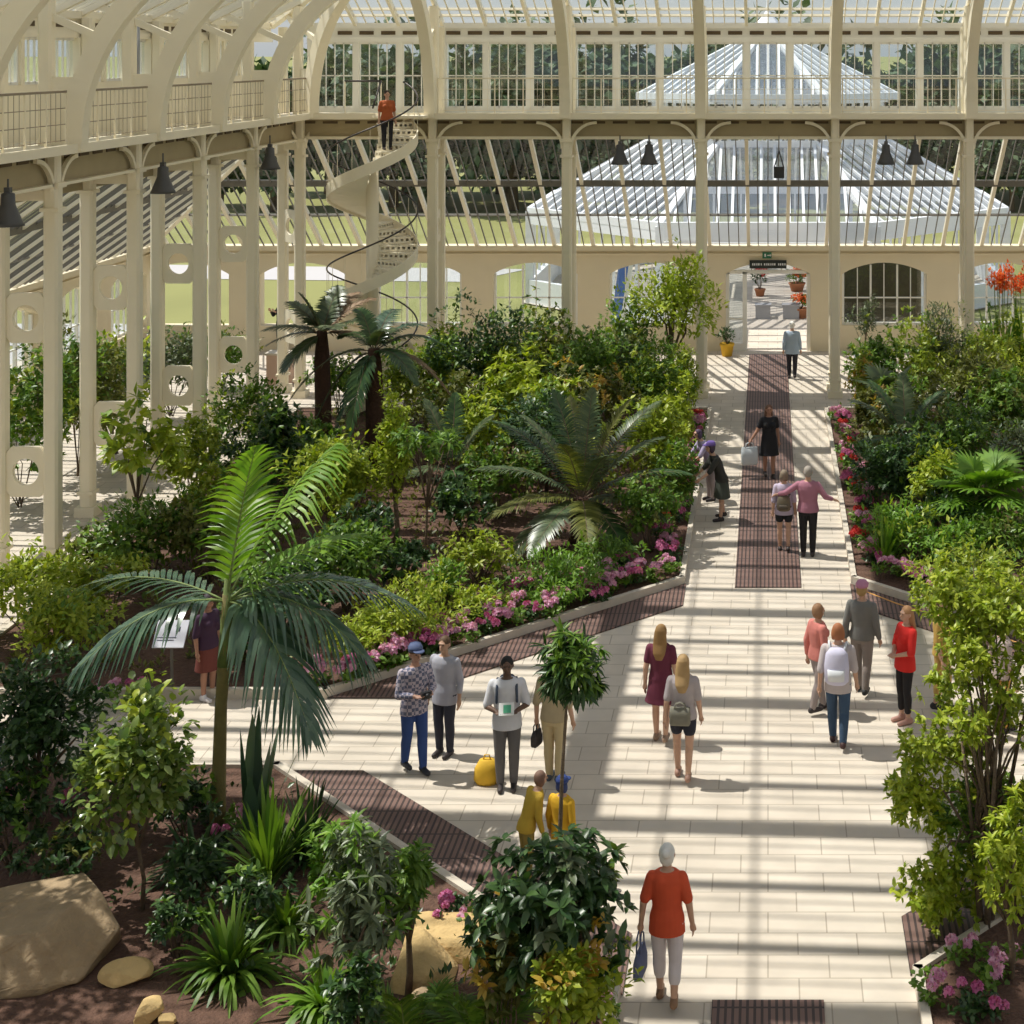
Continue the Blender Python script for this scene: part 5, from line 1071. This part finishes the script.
    if bottom != 'dress':
        mb = MB(); torso(mb, .010, .80, 1.06)
        if bottom == 'skirt': mb.rings([oring(.50, .23, .18), oring(.7, .205, .155), oring(.95, .178, .126)])
        for s in (-1, 1):
            if bottom == 'trousers': leg(mb, s, .017, .09)
            elif bottom == 'capri': leg(mb, s, .017, .28)
            elif bottom == 'leggings': leg(mb, s, .006, .2)
            elif bottom == 'shorts': hip, kn = J[s][:2]; mb.capsule(hip, hip.lerp(kn, .5), .102, .09)
        link('skirt' if bottom == 'skirt' else bottom if bottom != 'capri' else 'trousers', remeshed(mb, .0115, 3, 'trousers'), cloth(bcol), o)
    for s in (-1, 1):
        ank = J[s][2]; mb = MB(); a = ank + Vector((0, .04, -.045)); b = ank + Vector((0, -.155, -.052))
        mb.capsule(a, b, .045, .036, 12); mb.capsule(a + Vector((0, 0, .01)), ank + Vector((0, -.01, .0)), .044, .042, 10)
        me = remeshed(mb, .010, 2, 'shoe')
        for v in me.vertices: v.co.z = max(v.co.z, ank.z - .083)
        link('shoe', me, cloth(shoe, .6), o)
    o['_k'] = k; del o['_k']
    return o, J, k
def wpt(o, v): return Matrix.LocRotScale(o.location, o.rotation_euler, o.scale) @ Vector(v)
def backpack(label, o, col, col2=(.1, .1, .12), size=(.29, .17, .42), zc=1.2):
    p = wpt(o, (0, .20, zc)); b = thing('backpack', label, 'backpack', p, o.rotation_euler.z)
    mb = MB(); a, d_, h_ = size
    rs = [oring(-h_ / 2, a * .38, d_ * .38), oring(-h_ * .42, a * .5, d_ * .5), oring(0, a * .52, d_ * .52), oring(h_ * .35, a * .46, d_ * .45), oring(h_ * .5, a * .28, d_ * .25)]; mb.rings(rs); mb.build('pack', cloth(col), b, True)
    mb = MB(); mb.rings([oring(-h_ * .36, a * .34, d_ * .22, 0, d_ * .42), oring(-h_ * .05, a * .36, d_ * .24, 0, d_ * .42)]); mb.build('pocket', cloth(col2), b, True)
    for s in (-1, 1): MB().tube([(s * .1, -.05, h_ * .42), (s * .125, -.17, h_ * .56), (s * .13, -.335, h_ * .38), (s * .135, -.325, -.02), (s * .13, -.1, -h_ * .36)], .018, 6).build('strap', cloth(col2), b, True)
    return b
def bag(label, p, rz, col, size=(.34, .12, .36), name='tote_bag', hl=.2):
    b = thing(name, label, 'bag', p, rz); a, d_, h_ = size; mb = MB()
    rr = lambda z, fx, fy: [(a / 2 * fx * math.copysign(abs(math.cos(t)) ** .4, math.cos(t)), d_ / 2 * fy * math.copysign(abs(math.sin(t)) ** .4, math.sin(t)), z) for t in [2 * PI * (i + .5) / 20 for i in range(20)]]
    mb.rings([rr(-hl - h_, .9, .8), rr(-hl - h_ * .9, 1, 1), rr(-hl - h_ * .4, 1, 1), rr(-hl, .96, .45)]); mb.build('body', cloth(col), b, True)
    for s in (-1, 1): MB().tube([(-a * .28, s * d_ * .2, -hl - .02), (-a * .2, s * .02, -hl * .3), (0, s * .012, .0), (a * .2, s * .02, -hl * .3), (a * .28, s * d_ * .2, -hl - .02)], .009, 6).build('handle', cloth(col), b, True)
    return b
def hand(o, J, s, d=.07):
    el, wr = J[s][4], J[s][5]; t = (wr - el).normalized(); return wpt(o, wr + t * d)
P_ = lambda x, y: fl(x, y)[:2]
BR = (.10, .055, .025); BL = (.42, .27, .12); GR = (.55, .52, .48)
# white-haired woman in orange, walking away along the path
x, y = P_(667, 1004); o, J, k = person('woman with white hair, orange-red top and white trousers walking alone in the foreground', x, y, 0, 1.66, 178, hair=(.78, .76, .72), style='bun', top=(.62, .085, .03), sleeve=.4, bottom='capri', bcol=(.66, .6, .62), shoe=(.25, .14, .08), stride=.13, female=True, hem=.78, arms={-1: ((-.08, .03, -.27), (-.11, -.03, -.51)), 1: ((.09, .03, -.27), (.12, -.02, -.51))})
bag('blue-grey bag held beside the leg of the white-haired woman', hand(o, J, 1, .09), R(80), (.13, .15, .26), (.3, .1, .26), 'handbag', .2)
# the two women in the middle of the plaza
x, y = P_(661, 742); person('long-haired woman in a maroon dress walking ahead of the woman in dark shorts', x, y, 0, 1.68, 170, hair=(.30, .17, .06), style='long', top=(.13, .02, .045), sleeve=.3, bottom='dress', hem=.60, shoe=(.3, .2, .14), stride=.08, female=True)
x, y = P_(683, 780); o, J, k = person('blonde woman in a grey top and dark shorts walking across the plaza', x, y, 0, 1.70, 176, hair=BL, style='long', top=(.42, .37, .38), sleeve=.4, bottom='shorts', bcol=(.02, .022, .035), shoe=(.35, .2, .15), stride=.14, female=True)
bag('dark grey striped bag slung behind the blonde woman in shorts', wpt(o, (0.02, .17, 1.13)), R(-4), (.2, .19, .15), (.28, .10, .24), 'shoulder_bag', .06)
# the two standing men
x, y = P_(507, 788); o, J, k = person('dark-haired man in a white shirt and grey trousers standing with a leaflet', x, y, 0, 1.76, 8, skin=(.13, .07, .045), hair=(.008, .007, .007), top=(.66, .66, .70), sleeve=.45, bcol=(.13, .12, .12), hem=.80, arms={-1: ((-.08, -.03, -.28), (.05, -.22, -.28)), 1: ((.08, -.03, -.28), (-.05, -.22, -.28))})
p = wpt(o, (0, -.31, 1.16)); b = thing('leaflet', 'green and white leaflet held by the man in the white shirt', 'leaflet', p, R(8)); q = MB(); q.box((0, 0, 0), (.20, .012, .16)); q = q.build('sheet', M['lettering'], b); q.rotation_euler = (R(-35), 0, 0); q = MB().box((.01, -.009, 0), (.10, .006, .10)).build('green_print', cloth((.1, .42, .25)), b); q.rotation_euler = (R(-35), 0, 0)
backpack('dark backpack worn by the man in the white shirt', o, (.05, .06, .09), (.06, .08, .12))
x, y = P_(487, 783); yb = thing('rucksack', 'yellow-ochre rucksack on the paving beside the man in the white shirt', 'bag', (x, y, 0)); MB().rings([oring(.0, .14, .10), oring(.06, .18, .13), oring(.2, .17, .12), oring(.32, .10, .07)]).build('body', M['yellow'], yb, True); MB().tube([(-.05, 0, .31), (-.03, 0, .38), (.03, 0, .38), (.05, 0, .31)], .01, 6).build('handle', M['yellow'], yb, True)
x, y = P_(414, 771); o, J, k = person('man in a blue cap, plaid shirt and blue jeans looking at a camera', x, y, 0, 1.74, 38, skin=(.5, .28, .2), hair=BR, topmat=plaid((.50, .44, .50), (.13, .14, .22)), sleeve=.9, bcol=(.03, .07, .24), shoe=(.03, .03, .04), hem=.80, hat=('cap', (.09, .12, .24)), stride=.10, arms={-1: ((-.07, -.04, -.27), (.07, -.25, -.25)), 1: ((.07, -.04, -.27), (-.07, -.25, -.25))}, lean=.06)
p = wpt(o, (0, -.37, 1.15)); b = thing('hand_camera', 'black camera held at the waist by the man in plaid', 'camera', p, R(38)); MB().box((0, 0, 0), (.14, .06, .09)).build('body', M['black'], b); MB().lathe([(.035, 0), (.035, .07), (.028, .075)], (0, 0, 0), 14).build('lens', M['black'], b, True).rotation_euler = (R(90), 0, 0)
x, y = P_(437, 768); person('grey-shirted person in dark trousers standing close behind the man in plaid', x + .02, y + .42, 0, 1.66, -20, skin=(.5, .3, .2), hair=BR, top=(.40, .40, .46), sleeve=.8, bcol=(.03, .032, .05), hem=.76)
# partly hidden by foliage
x, y = P_(554, 782); o, J, k = person('person in khaki trousers standing behind the tall thin sapling', x, y, 0, 1.70, 165, hair=BR, top=(.45, .36, .22), sleeve=.5, bcol=(.58, .46, .26), shoe=(.08, .1, .13), stride=.05)
bag('small dark bag hanging beside the person in khaki trousers', hand(o, J, 1, .08), R(70), (.06, .05, .05), (.2, .1, .2), 'handbag', .1)
x, y = P_(562, 886); o, J, k = person('child in a yellow coat and dark blue hood standing behind the foreground whorled shrub', x, y, 0, 1.28, 150, hair=(.03, .05, .16), style='bob', top=(.70, .40, .02), sleeve=.95, bottom='trousers', bcol=(.30, .2, .06), hem=.6, hat=('cap', (.03, .06, .22)))
x, y = P_(526, 884); person('bent person in yellow-ochre clothes left of the child in the yellow coat', x, y, 0, 1.3, 120, hair=(.18, .10, .07), style='bob', top=(.55, .36, .04), sleeve=.9, bottom='trousers', bcol=(.3, .22, .05), lean=.35)
# group at the right
x, y = P_(838, 746); o, J, k = person('red-haired person with a white and lilac backpack, grey top and jeans', x, y, 0, 1.74, 172, hair=(.36, .13, .05), style='bob', top=(.50, .44, .44), sleeve=.5, bcol=(.035, .07, .13), shoe=(.05, .02, .02), stride=.16, hem=.78)
backpack('white and lilac backpack worn by the red-haired person in jeans', o, (.62, .60, .76), (.7, .72, .76), (.34, .2, .5))
x, y = P_(818, 712); person('person in a pink top passing left of the one with the white backpack', x, y, 0, 1.62, 120, hair=(.3, .16, .08), style='bob', top=(.60, .20, .17), sleeve=.95, bcol=(.3, .25, .24), stride=.15, female=True)
x, y = P_(862, 694); o, J, k = person('person in grey with a maroon sleeve standing beyond the white backpack', x, y, 0, 1.72, 160, hair=(.40, .26, .1), style='short', top=(.17, .17, .16), sleeve=.95, bcol=(.26, .22, .2), shoe=(.03, .03, .03), stride=.12, hat=('cap', (.5, .22, .34)))
x, y = P_(905, 722); person('woman in a bright red top and black leggings at the right of the plaza', x, y, 0, 1.70, -62, hair=(.38, .20, .09), style='long', top=(.66, .02, .015), sleeve=.6, bottom='leggings', bcol=(.012, .01, .012), shoe=(.45, .25, .2), hem=.80, female=True, arms={-1: ((-.06, -.06, -.27), (.1, -.2, -.33)), 1: ((.06, -.06, -.27), (-.1, -.2, -.33))}, lean=-.05)
x, y = P_(942, 711); person('person in a khaki shirt and trousers behind the branching shrub', x, y, 0, 1.72, 70, hair=BR, top=(.50, .33, .08), sleeve=.5, bottom='capri', bcol=(.48, .32, .09), shoe=(.02, .02, .025), stride=.08)
x, y = P_(1002, 735); person('person in pale orange trousers behind the branching shrub near the frame edge', x, y, 0, 1.70, 110, hair=BR, style='bob', top=(.5, .4, .36), sleeve=.5, bcol=(.72, .38, .10), stride=.10)
# on the straight path
x, y = P_(808, 556); person('man in a pink shirt and black trousers with one arm around his companion', x, y, 0, 1.76, 174, hair=(.34, .3, .26), top=(.38, .16, .22), sleeve=.9, bcol=(.012, .011, .013), arms={1: ((.24, .02, -.16), (.40, -.05, -.22)), -1: ((-.16, .03, -.22), (-.30, -.03, -.28))}, fat=1.08)
x, y = P_(784, 552); o, J, k = person('woman in a lilac top and black shorts walking beside the man in pink', x, y, 0, 1.62, 178, hair=(.22, .17, .12), style='bob', top=(.50, .43, .55), sleeve=.5, bottom='shorts', bcol=(.015, .015, .02), stride=.08, female=True, hem=.80)
backpack('olive bag on the back of the woman in the lilac top', o, (.16, .13, .09), (.1, .08, .06), (.26, .14, .3), 1.08)
x, y = P_(769, 478); o, J, k = person('woman in a black dress standing on the grating of the straight path', x, y, 0, 1.70, 10, skin=(.42, .22, .15), hair=(.16, .08, .05), style='long', top=(.012, .012, .016), sleeve=.3, bottom='dress', hem=.55, female=True, stride=.06, arms={-1: ((-.12, 0, -.26), (-.26, -.03, -.44))})
bag('pale grey carrier bag hanging beside the woman in black', hand(o, J, -1, .08), R(10), (.60, .64, .68), (.38, .16, .40), 'carrier_bag', .12)
x, y = P_(722, 520); person('person in a dark skirt and purple cap leaning over the path-edge flowers', x, y, 0, 1.66, -70, hair=(.05, .03, .05), style='bob', top=(.035, .035, .03), sleeve=.6, bottom='skirt', bcol=(.06, .07, .055), hat=('cap', (.16, .10, .36)), lean=.38, female=True, stride=.06, arms={-1: ((-.03, -.17, -.24), (0, -.36, -.38)), 1: ((.03, -.17, -.24), (0, -.36, -.38))})
x, y = P_(711, 500); person('person in a pale lilac top bending down beside the one in the dark skirt', x, y, 0, 1.6, -60, hair=(.08, .05, .1), style='bob', top=(.42, .36, .54), sleeve=.5, bcol=(.34, .28, .28), lean=.5, female=True, arms={-1: ((-.03, -.17, -.24), (0, -.36, -.38)), 1: ((.03, -.17, -.24), (0, -.36, -.38))})
x, y = P_(792, 379); person('white-haired person in a light blue shirt and dark trousers near the doorway', x, y, 0, 1.74, 175, hair=(.8, .78, .74), top=(.36, .45, .56), sleeve=.9, bcol=(.02, .02, .03), stride=.09, hem=.76, fat=1.12)
# spiral staircase, left aisle, sign
ang = R(-47); person('person in an orange-brown top and black trousers standing on the spiral staircase', -10.95 + .8 * math.cos(ang), 43.6 + .8 * math.sin(ang), 7.205, 1.62, 25, hair=(.05, .03, .02), style='short', top=(.42, .10, .03), sleeve=.4, bcol=(.012, .012, .016), female=True)
x, y = P_(281, 352); person('person in black taking a picture behind the pinkish plinth in the left aisle', x, y, 0, 1.74, -40, hair=(.02, .015, .012), top=(.02, .02, .022), sleeve=.9, bcol=(.03, .03, .04), arms={-1: ((-.06, -.14, -.18), (.04, -.3, -.02)), 1: ((.06, -.14, -.18), (-.04, -.3, -.02))})
x, y = P_(202, 706); person('person in a dark purple top and maroon skirt seen through the feather palm fronds', x, y + .25, 0, 1.6, 60, skin=(.4, .2, .13), hair=(.03, .02, .03), style='bob', top=(.05, .02, .05), sleeve=.5, bottom='skirt', bcol=(.16, .04, .03), shoe=(.75, .72, .75), female=True)
# ================================================================ MISCELLANEOUS THINGS
# spiral staircase
SX, SY, RS, PIT = -10.95, 43.6, 1.2, 3.15
st = thing('spiral_staircase', 'white iron spiral staircase with a dark handrail in the far left corner', 'staircase', (SX, SY, 0))
zt = lambda th: ZG - (R(60) - th) / (2 * PI) * PIT
MB().tube([(0, 0, 0), (0, 0, 6.75)], .17, 18).build('newel_post', M['cream'], st, True)
nst = 43; dth = 2 * PI * (ZG / nst) / PIT
for i in range(nst - 1):
    th1 = R(60) - i * dth; th0 = th1 - dth; z = zt(th1) - ZG / nst; pts = [(.15 * math.cos(th0), .15 * math.sin(th0))] + [(RS * math.cos(th0 + dth * j / 3), RS * math.sin(th0 + dth * j / 3)) for j in range(4)] + [(.15 * math.cos(th1), .15 * math.sin(th1))]
    t = MB().prism(pts, lambda u, w_, q: (u, w_, z - .04 + q), .035).build('tread', M['cream'], st)
    # riser under this tread's leading edge with a row of square holes
    mb = MB(); d_ = Vector((math.cos(th0), math.sin(th0), 0)); hR = ZG / nst
    for z0, z1 in ((-hR, -hR * .66), (-hR * .3, -.03)): mb.beam(d_ * .16 + Vector((0, 0, z + (z0 + z1) / 2)), d_ * (RS - .01) + Vector((0, 0, z + (z0 + z1) / 2)), .018, z1 - z0)
    for j in range(8): mb.beam(d_ * (.16 + j * .145) + Vector((0, 0, z - hR * .48)), d_ * (.225 + j * .145) + Vector((0, 0, z - hR * .48)), .018, hR * .37)
    mb.build('riser', M['cream'], t)
nn = 160; ths = [R(60) - (2 * PI * ZG / PIT) * j / nn for j in range(nn + 1)]
mb = MB(); mb.rings([[(r_ * math.cos(t), r_ * math.sin(t), max(.0, zt(t) + q)) for r_, q in ((RS, -.30), (RS + .035, -.30), (RS + .035, .03), (RS, .03))] for t in ths]); mb.build('stringer', M['cream'], st)
mb = MB(); mb.rings([[(r_ * math.cos(t), r_ * math.sin(t), max(.02, zt(t) - .22 + q)) for r_, q in ((.16, 0), (RS, 0), (RS, .02), (.16, .02))] for t in ths]); mb.build('soffit', M['cream'], st)
MB().tube([(( RS + .02) * math.cos(t), (RS + .02) * math.sin(t), zt(t) + .93) for t in ths], .024, 7).build('handrail', M['rail'], st, True)
for j in range(0, nn, 4): t = ths[j]; MB().tube([((RS + .018) * math.cos(t), (RS + .018) * math.sin(t), zt(t) + .05), ((RS + .018) * math.cos(t), (RS + .018) * math.sin(t), zt(t) + .93)], .007, 5).build('baluster', M['cream'], st)
MB().prism([(.2, .55), (1.35, .2), (1.35, 1.2), (-.4, 1.2)], lambda u, w_, q: (u, w_, ZG - .08 + q), .08).build('landing', M['cream'], st)
r_ = thing('stair_barrier', 'dark bent handrail on the gallery edge above the spiral staircase', 'railing', (0, 0, 0)); a, b, c = (wx(345, 44.9), 44.9, wz(81, 44.9)), (wx(381, 44.9), 44.9, wz(81, 44.9)), (wx(371, 43.7), 43.9, wz(108, 43.9))
MB().tube([a, b], .028, 7).build('handrail', M['rail'], r_, True); MB().tube([b, c], .028, 7).build('bent_rail', M['rail'], r_, True); MB().tube([(a[0], a[1], ZG), a], .02, 6).build('post', M['cream'], r_); MB().tube([(b[0], b[1], ZG), b], .02, 6).build('post', M['cream'], r_)
# bell-shaped pendant lamps
def bell(label, x, d, ytop, s=1., zhang=None):
    z = wz(ytop, d); o = thing('pendant_lamp', label, 'lamp', (wx(x, d), d, z), 0, 'bell shaped lamps under the gallery')
    MB().lathe([(.05, 0), (.11, -.03), (.12, -.22), (.15, -.3), (.23, -.5), (.27, -.58), (.25, -.58), (.13, -.32), (.02, -.3)], (0, 0, 0), 18).build('shade', M['bell'], o, True)
    MB().tube([(0, 0, 0), (0, 0, (zhang or 7.5) - z)], .018, 6).build('hanger', M['bell'], o); MB().box((0, 0, .03), (.1, .1, .1)).build('cap', M['bell'], o)
for x, lab in ((620, 'left one of the pair of dark bell lamps left of the central doorway bay'), (649, 'right one of the pair of dark bell lamps left of the central doorway bay'), (886, 'left one of the pair of dark bell lamps at the right of the doorway'), (915, 'right one of the pair of dark bell lamps at the right of the doorway')): bell(lab, x, 44.95, 144)
for x, d_, yt, lab in ((8, 26.9, 192, 'dark bell lamp under the left gallery at the frame edge'), (163, 33.8, 166, 'dark bell lamp under the left gallery between the second and third double columns'), (270, 41.1, 147, 'dark bell lamp under the left gallery nearest the corner')): bell(lab, x, d_, yt, 1, 7.7)
zl = wz(178, 44.9); o = thing('hanging_lantern', 'black hanging lantern with a triangular frame above the doorway', 'lamp', (wx(779, 44.9), 44.9, zl))
MB().box((0, 0, .16), (.3, .22, .32)).build('lamp_body', M['black'], o)
for s in (-1, 1): MB().beam((s * .13, 0, .32), (0, 0, .78), .035, .035).build('frame_bar', M['black'], o)
MB().tube([(0, 0, .78), (0, 0, 7.5 - zl)], .012, 6).build('hanger', M['dark'], o)
# sign panel on a stand
a_, b_, _ = fl(170, 690, .1); zs = wz(634, b_); o = thing('information_panel', 'pale lilac information panel on a stand, left of the feather palm trunk', 'sign', (wx(171, b_), b_, .1))
q = MB(); q.box((0, 0, 0), (.48, .03, .42)); q = q.build('panel', M['panel'], o); q.location = (0, 0, zs - .1); q.rotation_euler = (R(-40), 0, 0)
g_ = MB(); g_.box((.1, -.018, .07), (.06, .006, .07)); g_.box((-.05, -.018, -.06), (.3, .006, .008)); g_.box((-.06, -.018, -.1), (.26, .006, .008)); g_.build('print', cloth((.04, .04, .08)), q)
MB().tube([(0, .05, 0), (0, .02, zs - .1)], .025, 8).build('stand', M['dark'], o)
o = tag(MB().tube([(1.72, 28.82, .012), (2.3, 28.1, .02), (3.1, 27.35, .015), (4.2, 26.2, .02), (5.2, 25.3, .012)], .018, 6).build('garden_hose', cloth((.72, .36, .08), .5), None, True), 'thin orange hose lying along the foot of the kerb behind the woman in red', 'hose')
# plinth, outside objects
a_, b_, _ = fl(281, 384); o = thing('plinth', 'pinkish boxy plinth in the left aisle near the corner column', 'plinth', (a_, b_, 0)); MB().box((0, 0, .45), (.72, .5, .9)).build('body', M['pinkbox'], o); MB().box((0, 0, .93), (.8, .58, .06)).build('top_slab', M['kerb'], o)
o = thing('banner_sign', 'blue and white leaning sign outside the arched window left of the young tree', 'sign', (wx(616, 54.6), 54.6, -.03)); q = MB().prism([(-.25, .0), (.05, .0), (.45, 2.6), (.1, 2.6)], lambda u, w_, t: (u, t, w_), .06).build('blue_board', M['bluebanner'], o); MB().prism([(.06, .0), (.2, .0), (.6, 2.6), (.46, 2.6)], lambda u, w_, t: (u, t, w_), .06).build('white_board', M['lettering'], o)
x, y = wx(575, 55.6), 55.6; person('person in a dark blue jacket outside, seen through the window beside the middle column', x, y, -.03, 1.75, 90, hair=BR, top=(.03, .06, .25), sleeve=.9, bcol=(.05, .05, .08), stride=.1)
o = thing('downpipe', 'grey downpipe with a short horizontal stay on the left gallery wall', 'pipe', (-14.1, 35.2, ZG)); MB().tube([(0, 0, 0), (0, 0, 2.45)], .06, 10).build('pipe', M['grey'], o, True); MB().tube([(0, 0, 1.25), (.45, .1, 1.25)], .02, 6).build('stay', M['dark'], o, True)
# ================================================================ LIGHT, CAMERA
w = bpy.data.worlds.new('World'); SC.world = w; w.use_nodes = True; nt = w.node_tree; nt.nodes.clear()
sk = nt.nodes.new('ShaderNodeTexSky'); sk.sky_type = 'NISHITA'; sk.sun_disc = False; sk.sun_elevation = R(62); sk.sun_rotation = R(-80); sk.air_density = 1.2; sk.dust_density = 1.0
bg = nt.nodes.new('ShaderNodeBackground'); bg.inputs[1].default_value = .097; wo = nt.nodes.new('ShaderNodeOutputWorld')
mx = nt.nodes.new('ShaderNodeMix'); mx.data_type = 'RGBA'; mx.inputs[0].default_value = .55; mx.inputs[7].default_value = (6.2, 7.0, 8.0, 1)
nt.links.new(sk.outputs[0], mx.inputs[6]); nt.links.new(mx.outputs[2], bg.inputs[0]); nt.links.new(bg.outputs[0], wo.inputs[0])
sun = bpy.data.lights.new('sun', 'SUN'); sun.energy = 5.2; sun.angle = R(.53); sun.color = (1, .955, .87)
so = bpy.data.objects.new('sun', sun); COL.objects.link(so); so.location = (-20, 10, 40)
so.rotation_euler = Vector((.5, -.15, -1)).to_track_quat('-Z', 'Y').to_euler()
cam = bpy.data.cameras.new('camera'); co = bpy.data.objects.new('camera', cam); COL.objects.link(co); SC.camera = co
co.location = (0, 0, H); co.rotation_euler = (R(90), 0, 0); cam.sensor_width = 36; cam.sensor_fit = 'HORIZONTAL'; cam.lens = F / 1024 * 36
cam.shift_x = -(VX - 512) / 1024; cam.shift_y = -(512 - VY) / 1024; cam.clip_start = .1; cam.clip_end = 6000
SC.view_settings.view_transform = 'Standard'; SC.view_settings.look = 'None'; SC.view_settings.gamma = 1; SC.view_settings.exposure = .0
SC.cycles.transparent_max_bounces = 16; SC.cycles.max_bounces = 8
